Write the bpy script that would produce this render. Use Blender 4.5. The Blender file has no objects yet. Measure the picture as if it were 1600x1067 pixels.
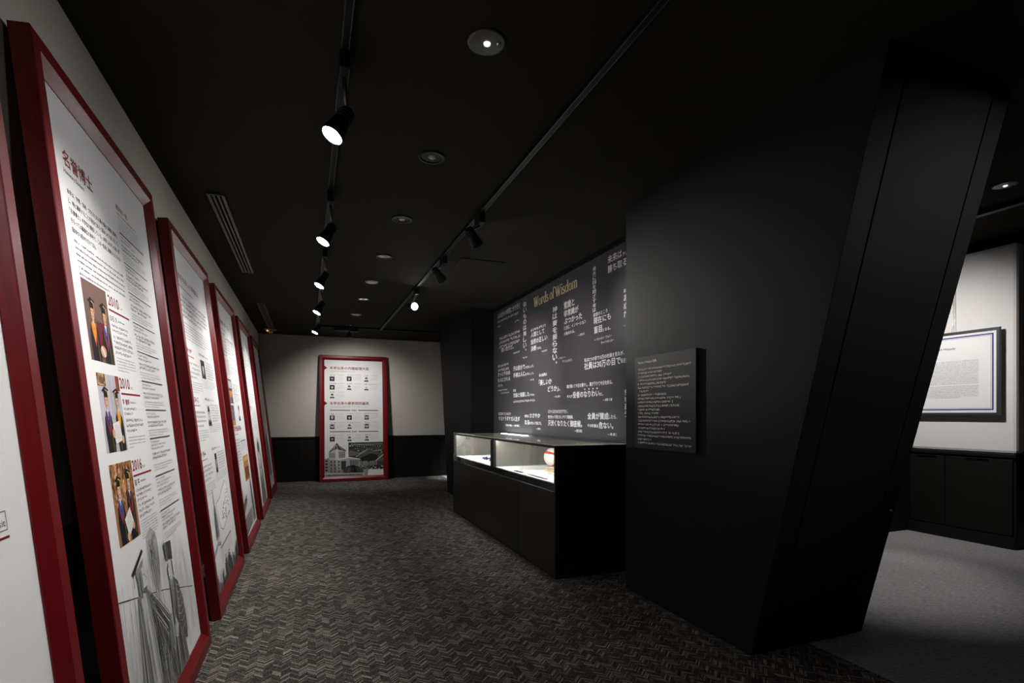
import bpy, bmesh, math, random
from mathutils import Vector, Matrix
random.seed(7)
PI = math.pi
sc = bpy.context.scene
C = sc.collection

# ------------------------------------------------------------------ camera, world, exposure
cam_d = bpy.data.cameras.new('camera')
cam_d.sensor_width = 36.0
cam_d.lens = 827.0 / 1600.0 * 36.0
cam_d.shift_y = (648.0 - 533.5) / 1600.0
cam_d.clip_start = 0.02
cam = bpy.data.objects.new('camera', cam_d)
C.objects.link(cam)
cam.location = (0, 0, 1.3)
cam.rotation_euler = (PI / 2, 0, -math.atan(319.0 / 827.0))
sc.camera = cam
w = bpy.data.worlds.new('world')
sc.world = w
w.use_nodes = True
w.node_tree.nodes['Background'].inputs[0].default_value = (0.9, 0.95, 1.0, 1)
w.node_tree.nodes['Background'].inputs[1].default_value = 0.0
sc.view_settings.view_transform = 'Standard'
sc.view_settings.look = 'None'
sc.view_settings.gamma = 1.0
sc.view_settings.use_curve_mapping = False
sc.view_settings.exposure = 0.0
SPOT_W = 104.0        # left track lamps
QUOTE_W = 98.0       # right track lamps
DOWN_W = 5.0         # recessed downlights
GALLERY_W = 170.0    # added unseen lamp for the framed text in the side gallery


# ------------------------------------------------------------------ helpers
def hexc(h):
    v = [int(h[i:i + 2], 16) / 255.0 for i in (0, 2, 4)]
    return tuple(c / 12.92 if c <= 0.04045 else ((c + 0.055) / 1.055) ** 2.4 for c in v) + (1.0,)


def mat(name, col, rough=0.5, metal=0.0, spec=0.5, var=0.12, scale=30.0, bump=0.0, stretch=None, emit=0.0):
    m = bpy.data.materials.new(name)
    m.use_nodes = True
    nt = m.node_tree
    b = nt.nodes['Principled BSDF']
    col = tuple(col[:3]) + (1.0,)
    b.inputs['Roughness'].default_value = rough
    b.inputs['Metallic'].default_value = metal
    b.inputs['Specular IOR Level'].default_value = spec
    tc = nt.nodes.new('ShaderNodeTexCoord')
    mp = nt.nodes.new('ShaderNodeMapping')
    if stretch:
        mp.inputs['Scale'].default_value = stretch
    nz = nt.nodes.new('ShaderNodeTexNoise')
    nz.inputs['Scale'].default_value = scale
    nz.inputs['Detail'].default_value = 4
    nt.links.new(tc.outputs['Object'], mp.inputs['Vector'])
    nt.links.new(mp.outputs['Vector'], nz.inputs['Vector'])
    mx = nt.nodes.new('ShaderNodeMix')
    mx.data_type = 'RGBA'
    mx.inputs[6].default_value = tuple(c * (1 - var) for c in col[:3]) + (1,)
    mx.inputs[7].default_value = tuple(min(1, c * (1 + var)) for c in col[:3]) + (1,)
    nt.links.new(nz.outputs['Fac'], mx.inputs[0])
    nt.links.new(mx.outputs[2], b.inputs['Base Color'])
    if bump > 0:
        bp = nt.nodes.new('ShaderNodeBump')
        bp.inputs['Strength'].default_value = bump
        bp.inputs['Distance'].default_value = 0.002
        nt.links.new(nz.outputs['Fac'], bp.inputs['Height'])
        nt.links.new(bp.outputs['Normal'], b.inputs['Normal'])
    if emit > 0:
        b.inputs['Emission Color'].default_value = col
        b.inputs['Emission Strength'].default_value = emit
    return m


def math_node(nt, op, a, b=None, c=None):
    n = nt.nodes.new('ShaderNodeMath')
    n.operation = op
    for i, v in enumerate((a, b, c)):
        if v is None:
            continue
        if isinstance(v, (int, float)):
            n.inputs[i].default_value = v
        else:
            nt.links.new(v, n.inputs[i])
    return n.outputs[0]


def carpet_dark():
    """loop-pile carpet: short light and dark yarn dashes laid in a chevron"""
    m = bpy.data.materials.new('herringbone_carpet')
    m.use_nodes = True
    nt = m.node_tree
    b = nt.nodes['Principled BSDF']
    b.inputs['Roughness'].default_value = 0.9
    b.inputs['Specular IOR Level'].default_value = 0.15
    tc = nt.nodes.new('ShaderNodeTexCoord')
    sp = nt.nodes.new('ShaderNodeSeparateXYZ')
    nt.links.new(tc.outputs['Object'], sp.inputs[0])
    X, Y = sp.outputs[0], sp.outputs[1]
    W, A, R, T = 0.042, 0.040, 0.0105, 0.0040
    q = math_node(nt, 'DIVIDE', X, W)
    fr = math_node(nt, 'PINGPONG', q, 1.0)                 # zigzag across
    zig = math_node(nt, 'MULTIPLY_ADD', fr, A, Y)
    row = math_node(nt, 'FLOOR', math_node(nt, 'DIVIDE', zig, R))
    leg = math_node(nt, 'FLOOR', q)
    tuft = math_node(nt, 'FLOOR', math_node(nt, 'DIVIDE', X, T))
    cv = nt.nodes.new('ShaderNodeCombineXYZ')
    nt.links.new(row, cv.inputs[0])
    nt.links.new(leg, cv.inputs[1])
    wn = nt.nodes.new('ShaderNodeTexWhiteNoise')
    wn.noise_dimensions = '3D'
    nt.links.new(cv.outputs[0], wn.inputs['Vector'])
    cv2 = nt.nodes.new('ShaderNodeCombineXYZ')
    nt.links.new(row, cv2.inputs[0])
    nt.links.new(tuft, cv2.inputs[1])
    wn2 = nt.nodes.new('ShaderNodeTexWhiteNoise')
    nt.links.new(cv2.outputs[0], wn2.inputs['Vector'])
    dash = math_node(nt, 'POWER', wn.outputs['Value'], 2.6)
    tone = math_node(nt, 'MULTIPLY_ADD', wn2.outputs['Value'], 0.45, dash)
    tone = math_node(nt, 'MULTIPLY', tone, 0.72)
    # dark gap between yarn rows
    fz = math_node(nt, 'FRACT', math_node(nt, 'DIVIDE', zig, R))
    gap = math_node(nt, 'PINGPONG', fz, 0.5)
    gap = math_node(nt, 'SMOOTH_MIN', math_node(nt, 'MULTIPLY', gap, 3.2), 1.0, 0.2)
    nz = nt.nodes.new('ShaderNodeTexNoise')
    nz.inputs['Scale'].default_value = 3.0
    nt.links.new(tc.outputs['Object'], nz.inputs['Vector'])
    tone = math_node(nt, 'MULTIPLY', tone, gap)
    tone = math_node(nt, 'MULTIPLY', tone, math_node(nt, 'MULTIPLY_ADD', nz.outputs['Fac'], 0.3, 0.85))
    rp = nt.nodes.new('ShaderNodeValToRGB')
    rp.color_ramp.elements[0].color = (0.012, 0.011, 0.010, 1)
    rp.color_ramp.elements[1].color = (0.52, 0.47, 0.42, 1)
    e = rp.color_ramp.elements.new(0.4)
    e.color = (0.13, 0.118, 0.104, 1)
    nt.links.new(tone, rp.inputs[0])
    nt.links.new(rp.outputs[0], b.inputs['Base Color'])
    bp = nt.nodes.new('ShaderNodeBump')
    bp.inputs['Strength'].default_value = 0.6
    bp.inputs['Distance'].default_value = 0.004
    nt.links.new(gap, bp.inputs['Height'])
    nt.links.new(bp.outputs[0], b.inputs['Normal'])
    return m


def carpet_light():
    m = bpy.data.materials.new('grey_streaked_carpet')
    m.use_nodes = True
    nt = m.node_tree
    b = nt.nodes['Principled BSDF']
    b.inputs['Roughness'].default_value = 0.9
    b.inputs['Specular IOR Level'].default_value = 0.1
    tc = nt.nodes.new('ShaderNodeTexCoord')
    mp = nt.nodes.new('ShaderNodeMapping')
    mp.inputs['Rotation'].default_value = (0, 0, 0.15)
    mp.inputs['Scale'].default_value = (18, 150, 1)
    nz = nt.nodes.new('ShaderNodeTexNoise')
    nz.inputs['Scale'].default_value = 1.0
    nz.inputs['Detail'].default_value = 6
    nt.links.new(tc.outputs['Object'], mp.inputs[0])
    nt.links.new(mp.outputs[0], nz.inputs['Vector'])
    rp = nt.nodes.new('ShaderNodeValToRGB')
    rp.color_ramp.elements[0].position = 0.3
    rp.color_ramp.elements[1].position = 0.72
    rp.color_ramp.elements[0].color = (0.19, 0.185, 0.19, 1)
    rp.color_ramp.elements[1].color = (0.42, 0.41, 0.42, 1)
    nt.links.new(nz.outputs['Fac'], rp.inputs[0])
    nt.links.new(rp.outputs[0], b.inputs['Base Color'])
    bp = nt.nodes.new('ShaderNodeBump')
    bp.inputs['Strength'].default_value = 0.4
    bp.inputs['Distance'].default_value = 0.003
    nt.links.new(nz.outputs['Fac'], bp.inputs['Height'])
    nt.links.new(bp.outputs[0], b.inputs['Normal'])
    return m


def glass_mat():
    m = bpy.data.materials.new('clear_glass')
    m.use_nodes = True
    nt = m.node_tree
    nt.nodes.remove(nt.nodes['Principled BSDF'])
    out = nt.nodes['Material Output']
    tr = nt.nodes.new('ShaderNodeBsdfTransparent')
    tr.inputs[0].default_value = (0.95, 0.97, 0.96, 1)
    gl = nt.nodes.new('ShaderNodeBsdfGlossy')
    gl.inputs['Roughness'].default_value = 0.015
    fr = nt.nodes.new('ShaderNodeFresnel')
    fr.inputs['IOR'].default_value = 2.1   # both faces of the pane
    mx = nt.nodes.new('ShaderNodeMixShader')
    ge = nt.nodes.new('ShaderNodeNewGeometry')      # reflect on the outer face only
    nt.links.new(math_node(nt, 'MULTIPLY', fr.outputs[0], math_node(nt, 'SUBTRACT', 1.0, ge.outputs['Backfacing'])), mx.inputs[0])
    nt.links.new(tr.outputs[0], mx.inputs[1])
    nt.links.new(gl.outputs[0], mx.inputs[2])
    nt.links.new(mx.outputs[0], out.inputs[0])
    return m


def ink_mat():
    m = bpy.data.materials.new('print_ink')
    m.use_nodes = True
    nt = m.node_tree
    b = nt.nodes['Principled BSDF']
    b.inputs['Roughness'].default_value = 0.65
    b.inputs['Specular IOR Level'].default_value = 0.2
    a = nt.nodes.new('ShaderNodeVertexColor')
    a.layer_name = 'Ink'
    nt.links.new(a.outputs[0], b.inputs['Base Color'])
    return m


M = {
    'red': mat('red_lacquered_wood', (0.155, 0.005, 0.008), 0.38, spec=0.35, var=0.35, scale=6.0, bump=0.12, stretch=(14, 14, 1.2)),
    'wood_back': mat('dark_backing_board', (0.05, 0.04, 0.035), 0.7),
    'paper': mat('white_print_paper', (0.80, 0.80, 0.80), 0.6, spec=0.25, var=0.01),
    'wall': mat('warm_grey_wallpaper', (0.60, 0.565, 0.515), 0.85, spec=0.1, var=0.03, scale=120, bump=0.15),
    'white_wall': mat('white_wall_cloth', (0.74, 0.72, 0.715), 0.85, spec=0.1, var=0.03, scale=90, bump=0.15, stretch=(1, 1, 4)),
    'ceil': mat('black_ceiling_board', (0.026, 0.0235, 0.0165), 0.85, spec=0.05, var=0.25, scale=60, bump=0.3),
    'wainscot': mat('black_wainscot_paint', (0.007, 0.0065, 0.0055), 0.5, spec=0.25, var=0.1),
    'block': mat('matte_black_panel', (0.0095, 0.0108, 0.0115), 0.6, spec=0.10, var=0.06, scale=8),
    'quote': mat('charcoal_graphic_panel', (0.080, 0.077, 0.087), 0.6, spec=0.12, var=0.04, scale=8),
    'case': mat('satin_black_laminate', (0.008, 0.0075, 0.006), 0.35, spec=0.35, var=0.08),
    'metal_black': mat('black_metal', (0.008, 0.008, 0.009), 0.45, metal=0.0, spec=0.2, var=0.05),
    'metal_grey': mat('grey_metal', (0.22, 0.22, 0.22), 0.35, metal=0.8, var=0.05),
    'vent': mat('dark_grey_aluminium', (0.11, 0.11, 0.105), 0.45, metal=0.3, var=0.05),
    'chrome': mat('chrome', (0.75, 0.75, 0.75), 0.15, metal=1.0, var=0.03),
    'white_plastic': mat('white_plastic', (0.55, 0.55, 0.52), 0.45, var=0.03),
    'void': mat('dark_void', (0.004, 0.004, 0.004), 0.9, spec=0.0),
    'deck': mat('white_display_cloth', (0.80, 0.80, 0.78), 0.8, var=0.02),
    'case_back': mat('grey_beige_case_lining', (0.17, 0.155, 0.135), 0.45, var=0.25, scale=5),
    'led': mat('led_strip_light', (1.0, 0.98, 0.94), 0.5, var=0.0, emit=20.0),
    'lens': mat('lit_lamp_lens', (1.0, 0.98, 0.97), 0.5, var=0.0, emit=45.0),
    'lens_hot': mat('lit_wide_lamp_lens', (1.0, 0.98, 0.97), 0.5, var=0.0, emit=150.0),
    'lens_dim': mat('dim_led_lens', (1.0, 0.93, 0.78), 0.5, var=0.0, emit=1.2),
    'orange_led': mat('orange_pilot_lamp', (1.0, 0.45, 0.06), 0.5, var=0.0, emit=3.0),
    'ink_red': mat('crimson_ink', (0.22, 0.012, 0.022), 0.6, var=0.05),
    'ink_black': mat('black_ink', (0.018, 0.017, 0.018), 0.6, var=0.05),
    'ink_grey': mat('grey_ink', (0.16, 0.16, 0.16), 0.6, var=0.05),
    'ink_white': mat('white_ink', (0.86, 0.86, 0.87), 0.6, var=0.02),
    'gold': mat('gold_lettering', (0.95, 0.80, 0.48), 0.45, metal=0.1, var=0.10),
    'sign': mat('dark_grey_sign_board', (0.026, 0.026, 0.026), 0.55, spec=0.15, var=0.05),
    'poster_frame': mat('charcoal_picture_frame', (0.035, 0.035, 0.038), 0.45, var=0.05),
    'wire': mat('steel_wire', (0.55, 0.55, 0.55), 0.3, metal=1.0, var=0.02),
    'ball': mat('ivory_ball_leather', (0.78, 0.75, 0.64), 0.45, var=0.03, bump=0.1, scale=200),
    'ball_red': mat('red_ball_stripe', (0.62, 0.03, 0.02), 0.45, var=0.05),
    'ribbon': mat('violet_ribbon', (0.035, 0.025, 0.16), 0.6, var=0.2),
    'brass': mat('brass', (0.65, 0.48, 0.2), 0.3, metal=0.9, var=0.1),
    'tan': mat('tan_wood', (0.42, 0.33, 0.16), 0.5, var=0.15),
    'booklet': mat('aged_paper', (0.60, 0.58, 0.52), 0.7, var=0.06),
}
M['carpet'] = carpet_dark()
M['carpet_light'] = carpet_light()
M['glass'] = glass_mat()
M['ink'] = ink_mat()


def link(name, me, m, parent=None):
    o = bpy.data.objects.new(name, me)
    if m is not None:
        me.materials.append(m)
    C.objects.link(o)
    if parent is not None:
        o.parent = parent
    return o


class MB:
    """collects boxes, prisms, lathes and tubes into one mesh"""
    def __init__(self):
        self.v, self.f, self.smooth = [], [], []

    def add(self, vs, fs, smooth=False):
        k = len(self.v)
        self.v += [tuple(p) for p in vs]
        self.f += [tuple(i + k for i in q) for q in fs]
        self.smooth += [smooth] * len(fs)
        return self

    def box(self, x0, x1, y0, y1, z0, z1):
        vs = [(x, y, z) for x in (x0, x1) for y in (y0, y1) for z in (z0, z1)]
        return self.add(vs, [(0, 1, 3, 2), (4, 6, 7, 5), (0, 4, 5, 1), (2, 3, 7, 6), (0, 2, 6, 4), (1, 5, 7, 3)])

    def prism_x(self, yz, x0, x1):
        n = len(yz)
        vs = [(x0, y, z) for y, z in yz] + [(x1, y, z) for y, z in yz]
        fs = [tuple(range(n)), tuple(range(2 * n - 1, n - 1, -1))]
        fs += [(i, i + n, (i + 1) % n + n, (i + 1) % n) for i in range(n)]
        return self.add(vs, fs)

    def lathe(self, prof, origin=(0, 0, 0), axis=(0, 0, 1), n=24, smooth=True):
        """prof: list of (radius, height along axis)"""
        q = Vector((0, 0, 1)).rotation_difference(Vector(axis).normalized())
        o = Vector(origin)
        vs = []
        for r, h in prof:
            for k in range(n):
                a = 2 * PI * k / n
                vs.append(o + q @ Vector((r * math.cos(a), r * math.sin(a), h)))
        fs = []
        for i in range(len(prof) - 1):
            for k in range(n):
                k2 = (k + 1) % n
                fs.append((i * n + k, i * n + k2, (i + 1) * n + k2, (i + 1) * n + k))
        self.add(vs, fs, smooth)
        return self

    def tube(self, pts, r, n=8, closed_ends=True):
        pts = [Vector(p) for p in pts]
        vs, fs = [], []
        for i, p in enumerate(pts):
            d = (pts[min(i + 1, len(pts) - 1)] - pts[max(i - 1, 0)]).normalized()
            up = Vector((0, 0, 1)) if abs(d.z) < 0.9 else Vector((1, 0, 0))
            a = d.cross(up).normalized()
            b = d.cross(a)
            for k in range(n):
                t = 2 * PI * k / n
                vs.append(p + (a * math.cos(t) + b * math.sin(t)) * r)
        for i in range(len(pts) - 1):
            for k in range(n):
                k2 = (k + 1) % n
                fs.append((i * n + k, i * n + k2, (i + 1) * n + k2, (i + 1) * n + k))
        if closed_ends:
            fs.append(tuple(range(n)))
            fs.append(tuple(range((len(pts) - 1) * n, len(pts) * n)))
        return self.add(vs, fs, True)

    def build(self, name, m, parent=None, bevel=0.0):
        me = bpy.data.meshes.new(name)
        me.from_pydata(self.v, [], self.f)
        me.polygons.foreach_set('use_smooth', self.smooth)
        bm = bmesh.new()
        bm.from_mesh(me)
        bmesh.ops.recalc_face_normals(bm, faces=bm.faces)
        bm.to_mesh(me)
        bm.free()
        me.update()
        o = link(name, me, m, parent)
        if bevel > 0:
            b = o.modifiers.new('bevel', 'BEVEL')
            b.width = bevel
            b.segments = 2
            b.limit_method = 'ANGLE'
        return o


def empty(name, loc, rot=(0, 0, 0)):
    o = bpy.data.objects.new(name, None)
    o.empty_display_size = 0.1
    C.objects.link(o)
    o.location = loc
    o.rotation_euler = rot
    return o


def tag(o, label, cat, group=None):
    o['label'] = label
    o['category'] = cat
    if group:
        o['group'] = group
    return o


def struct(o):
    o['kind'] = 'structure'
    return o


def copy_tree(o, parent=None):
    c = o.copy()
    C.objects.link(c)
    if parent is not None:
        c.parent = parent
    for ch in list(o.children):
        copy_tree(ch, c)
    return c


# ---- flat print: everything is drawn in the panel's own x (right) and z (up), ink a hair in front of the sheet
class Art:
    def __init__(self, y):
        self.y0 = y
        self.k = 0
        self.v, self.f, self.c = [], [], []

    def layer(self):
        self.k += 1
        return self

    def poly(self, pts, col, step=True):
        if step:
            self.k += 1
        if isinstance(col, str):
            col = hexc(col)
        y = self.y0 - 0.00006 * self.k
        k = len(self.v)
        self.v += [(p[0], y, p[1]) for p in pts]
        self.f.append(tuple(range(k, k + len(pts))))
        self.c.append(col)

    def rect(self, x0, z0, x1, z1, col, step=True):
        self.poly([(x0, z0), (x1, z0), (x1, z1), (x0, z1)], col, step)

    def ell(self, cx, cz, rx, rz, col, n=18, a0=0, a1=2 * PI, step=True):
        self.poly([(cx + rx * math.cos(a0 + (a1 - a0) * i / n), cz + rz * math.sin(a0 + (a1 - a0) * i / n)) for i in range(n + (0 if a1 - a0 > 6.2 else 1))], col, step)

    def line(self, pts, wd, col, step=True):
        if step:
            self.k += 1
        for (a, b) in zip(pts[:-1], pts[1:]):
            dx, dz = b[0] - a[0], b[1] - a[1]
            l = math.hypot(dx, dz) or 1e-6
            nx, nz = -dz / l * wd / 2, dx / l * wd / 2
            self.poly([(a[0] + nx, a[1] + nz), (a[0] - nx, a[1] - nz), (b[0] - nx, b[1] - nz), (b[0] + nx, b[1] + nz)], col, False)

    def hatch(self, q, n, cols, wd, jit=0.1, curve=0.0):
        """n strokes running from edge q0-q1 to edge q3-q2 of a quad"""
        self.k += 1
        for i in range(n):
            s = (i + random.uniform(-.4, .4)) / max(1, n - 1)
            s = min(1, max(0, s))
            t0, t1 = random.uniform(0, jit), 1 - random.uniform(0, jit)
            def at(t):
                ax, az = q[0][0] + (q[1][0] - q[0][0]) * s, q[0][1] + (q[1][1] - q[0][1]) * s
                bx, bz = q[3][0] + (q[2][0] - q[3][0]) * s, q[3][1] + (q[2][1] - q[3][1]) * s
                o = curve * math.sin(PI * t)
                return (ax + (bx - ax) * t + o, az + (bz - az) * t)
            self.line([at(t0), at((t0 + t1) / 2), at(t1)], wd * random.uniform(.5, 1.3), random.choice(cols), False)

    def rows(self, x0, x1, z0, pitch, n, h, col, cw=None, last=1.0, cjk=True, gap=0.12, ragged=0.0, bold=1.0):
        """rows of small print: each character a few strokes; z0 is the top of the first row"""
        self.k += 1
        if isinstance(col, str):
            col = hexc(col)
        cw = cw or (h * 1.02 if cjk else h * .5)
        sw = h * 0.15 * bold
        for r in range(n):
            zt = z0 - r * pitch
            end = x0 + (x1 - x0) * (last if r == n - 1 else 1.0 - random.uniform(0, ragged))
            x = x0
            while x + cw * .8 < end:
                if random.random() < gap:
                    x += cw * (0.8 if not cjk else 0.5)
                    continue
                a, b = x + cw * .08, x + cw * .90
                if cjk:
                    hh = h * random.choice((1, 1, 1, .75))
                    for f in random.sample((.05, .3, .55, .85), random.choice((1, 2, 2))):
                        self.rect(a + (b - a) * random.choice((0, .1, .2)), zt - hh * f - sw, b, zt - hh * f, col, False)
                    xv = a + (b - a) * random.choice((.15, .45, .5, .8))
                    self.rect(xv - sw / 2, zt - hh, xv + sw / 2, zt, col, False)
                    if random.random() < .5:
                        xv = a + (b - a) * random.choice((.05, .85))
                        self.rect(xv - sw / 2, zt - hh, xv + sw / 2, zt - hh * .3, col, False)
                else:
                    hh = h * random.choice((.65, .65, .65, 1))
                    self.rect(a, zt - h, a + sw, zt - h + hh, col, False)
                    self.rect(a, zt - h + hh * .4, b, zt - h + hh * .4 + sw, col, False)
                    if random.random() < .6:
                        self.rect(b - sw, zt - h, b, zt - h + hh * .8, col, False)
                x += cw

    def build(self, name, parent, label=None):
        me = bpy.data.meshes.new(name)
        me.from_pydata(self.v, [], self.f)
        ca = me.color_attributes.new('Ink', 'FLOAT_COLOR', 'CORNER')
        buf = []
        for p, c in zip(self.f, self.c):
            buf += list(c) * len(p)
        ca.data.foreach_set('color', buf)
        me.update()
        o = link(name, me, M['ink'], parent)
        if label:
            o['label'] = label
        return o


def text_mesh(s, thick=0.0, res=2, extrude=0.0):
    cu = bpy.data.curves.new('lettering', 'FONT')
    cu.body = s
    cu.size = 1.0
    cu.resolution_u = res
    cu.offset = thick
    cu.extrude = extrude
    ob = bpy.data.objects.new('lettering', cu)
    C.objects.link(ob)
    dg = bpy.context.evaluated_depsgraph_get()
    me = bpy.data.meshes.new_from_object(ob.evaluated_get(dg))
    bpy.data.objects.remove(ob)
    bpy.data.curves.remove(cu)
    return me


def letters(parent, pieces, m, y, name='lettering', label=None, thick=0.012, proud=0.0):
    """pieces: (string, x0, x1, z_bottom, z_top) or with 'v' last for a vertical line; one part"""
    V, F = [], []
    def put(s, x0, x1, z0, z1):
        me = text_mesh(s)
        co = [v.co.copy() for v in me.vertices]
        if not co:
            return
        ax, bx = min(c.x for c in co), max(c.x for c in co)
        ay, by = min(c.y for c in co), max(c.y for c in co)
        for n_, (sx, sy) in enumerate(((-1, 0), (1, 0), (0, -1), (0, 1)) if thick else ((0, 0),)):   # bold by overprinting
            k = len(V)
            for c in co:
                V.append((x0 + (c.x + sx * thick - ax) / max(bx - ax, 1e-6) * (x1 - x0), y - .00003 * n_,
                          z0 + (c.y + sy * thick - ay) / max(by - ay, 1e-6) * (z1 - z0)))
            for p in me.polygons:
                F.append(tuple(i + k for i in p.vertices))
        bpy.data.meshes.remove(me)
    for pc in pieces:
        if len(pc) == 6:
            s, x0, x1, z0, z1, _ = pc
            st = (z1 - z0) / len(s)
            for i, ch in enumerate(s):
                zt = z1 - i * st
                if ch in '、。':
                    put(ch, x0 + (x1 - x0) * .7, x1, zt - st * .35, zt - st * .1)
                else:
                    put(ch, x0, x1, zt - st * .84, zt - st * .02)
        else:
            put(*pc)
    me = bpy.data.meshes.new(name)
    me.from_pydata(V, [], F)
    me.update()
    o = link(name, me, m, parent)
    if label:
        o['label'] = label
    return o


def add_spot(parent, loc, target, watts, size_deg, blend=0.6, radius=0.04, col=(1, .97, .93)):
    d = bpy.data.lights.new('lamp_light', 'SPOT')
    d.energy = watts
    d.spot_size = math.radians(size_deg)
    d.spot_blend = blend
    d.shadow_soft_size = radius
    d.color = col
    o = bpy.data.objects.new('lamp_light', d)
    C.objects.link(o)
    o.parent = parent
    base = Vector(parent.location) if parent else Vector((0, 0, 0))
    o.location = Vector(loc) - base
    o.rotation_euler = (Vector(target) - Vector(loc)).to_track_quat('-Z', 'Y').to_euler()
    return o


# ------------------------------------------------------------------ structure
CEIL = 2.85
XL, YB = -0.875, 11.12
struct(MB().box(-0.95, 2.66, -3.0, 12.0, -0.08, 0.0).build('floor', M['carpet']))
struct(MB().box(2.66, 8.0, -3.0, 12.0, -0.08, 0.0).build('floor_gallery', M['carpet_light']))
struct(MB().box(XL - 0.1, XL, -3.0, YB, 0.0, CEIL).build('wall_left', M['wall']))
struct(MB().box(XL - 0.1, 7.6, YB, YB + 0.1, 0.0, CEIL).build('wall_back', M['wall']))
struct(MB().box(XL - 0.1, 8.0, -3.1, -3.0, 0.0, 3.1).build('wall_front', M['block']))
struct(MB().box(7.5, 7.6, -3.0, YB, 0.0, 3.1).build('wall_outer', M['block']))
struct(MB().box(XL - 0.1, 3.95, -3.0, YB + .1, CEIL, CEIL + 0.3).build('ceiling', M['ceil']))
struct(MB().box(3.95, 7.6, -3.0, YB + .1, 3.06, 3.36).build('ceiling_gallery', M['ceil']))
struct(MB().box(5.40, 5.46, -3.0, 3.97, 3.02, 3.06).build('trim_1', M['metal_black']))

# near slanted block: leans out over the passage; face split into three boards with open joints
s_ = 0.257
yf = lambda z, o=0.0: 2.2 - s_ * z + o
blk = struct(MB().prism_x([(yf(0, .016), 0), (3.40, 0), (3.40, CEIL), (yf(CEIL, .016), CEIL)], 2.23, 3.11).build('wall_near', M['block']))
for x0, x1 in ((2.23, 2.366), (2.374, 2.961), (2.969, 3.11)):
    if x0 > 2.9:
        c = .08
        MB().add([(x0, yf(0), .002), (x1, yf(0, c), .002), (x1, yf(CEIL, c), CEIL - .002), (x0, yf(CEIL), CEIL - .002),
                  (x0, yf(0, .04), .002), (x1, yf(0, .09), .002), (x1, yf(CEIL, .09), CEIL - .002), (x0, yf(CEIL, .04), CEIL - .002)],
                 [(0, 1, 2, 3), (4, 5, 6, 7), (0, 1, 5, 4), (1, 2, 6, 5), (2, 3, 7, 6), (3, 0, 4, 7)]).build('panel', M['block'], blk)
        continue
    MB().prism_x([(yf(0), 0.002), (yf(0, .016), 0.002), (yf(CEIL, .016), CEIL - .002), (yf(CEIL), CEIL - .002)], x0, x1).build('panel', M['block'], blk, bevel=0.002)
latch = MB().lathe([(0, .010), (.008, .010), (.010, .006), (.010, 0)], (3.04, yf(0.768), 0.768), (0, -1, -.257), 16).build('latch', M['chrome'], blk)
latch['label'] = 'small round chrome latch'
# core behind the quotation wall and far slanted pillar
struct(MB().box(2.56, 3.11, 3.40, 7.35, 0, CEIL).build('wall_core', M['block']))
struct(MB().prism_x([(7.35, 0), (8.72, 0), (9.32, CEIL), (7.35, CEIL)], 2.20, 3.11).build('wall_far', M['block']))

# wainscots: cap, base, and recessed boards one by one
def wainscot(name, root_loc, rotz, length, joints, top=0.87):
    r = struct(MB().box(0, length, -0.012, 0.0, 0, top).build(name, M['wainscot']))
    r.location = root_loc
    r.rotation_euler = (0, 0, rotz)
    MB().box(0, length, -0.034, -0.012, top - 0.035, top).build('cap_rail', M['wainscot'], r, bevel=0.003)
    MB().box(0, length, -0.026, -0.012, 0, 0.115).build('skirting', M['wainscot'], r, bevel=0.003)
    xs = [0] + joints + [length]
    for a, b in zip(xs[:-1], xs[1:]):
        f = MB()
        f.box(a + .012, b - .012, -0.020, -0.012, 0.125, top - .045)
        f.build('panel', M['wainscot'], r, bevel=0.004)
    for j in joints:
        MB().box(j - .011, j + .011, -0.024, -0.012, 0.115, top - .035).build('stile', M['wainscot'], r)
    return r
wainscot('trim_2', (XL, YB, 0), 0, 8.4, [0.70 + .93 * i for i in range(8)])
wainscot('trim_3', (XL, -3.0, 0), PI / 2, 14.1, [0.9 * i for i in range(1, 16)])
# rotz +90: local -y faces +X

# ------------------------------------------------------------------ red frames
def mitred_frame(root, W, H, prof, m):
    """four rails; prof = (inset from the outer edge, depth y)"""
    names = ('bottom_rail', 'stile', 'top_rail', 'stile')
    for k in range(4):
        vs, fs = [], []
        n = len(prof)
        for t, y in prof:
            cs = [(t, t), (W - t, t), (W - t, H - t), (t, H - t)]
            for c in (cs[k], cs[(k + 1) % 4]):
                vs.append((c[0], y, c[1]))
        for i in range(n):
            j = (i + 1) % n
            fs.append((2 * i, 2 * j, 2 * j + 1, 2 * i + 1))
        fs.append(tuple(2 * i for i in range(n)))
        fs.append(tuple(2 * i + 1 for i in range(n - 1, -1, -1)))
        MB().add(vs, fs).build(names[k], m, root)

PROF = [(0, .058), (0, .003), (.003, 0), (.052, 0), (.056, .003), (.093, .026), (.093, .058)]
FW, FH = 1.37, 2.52
PY = 0.030          # depth of the sheet behind the face

def red_frame(name, loc, rot, W, H, label):
    r = empty(name, loc, rot)
    tag(r, label, 'picture', 'tall red framed panels leaning on the walls')
    mitred_frame(r, W, H, PROF, M['red'])
    MB().box(.08, W - .08, .040, .056, .08, H - .08).build('backing_board', M['wood_back'], r)
    p = MB().box(.09, W - .09, PY, .040, .09, H - .09).build('printed_sheet', M['paper'], r)
    return r, p

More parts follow.
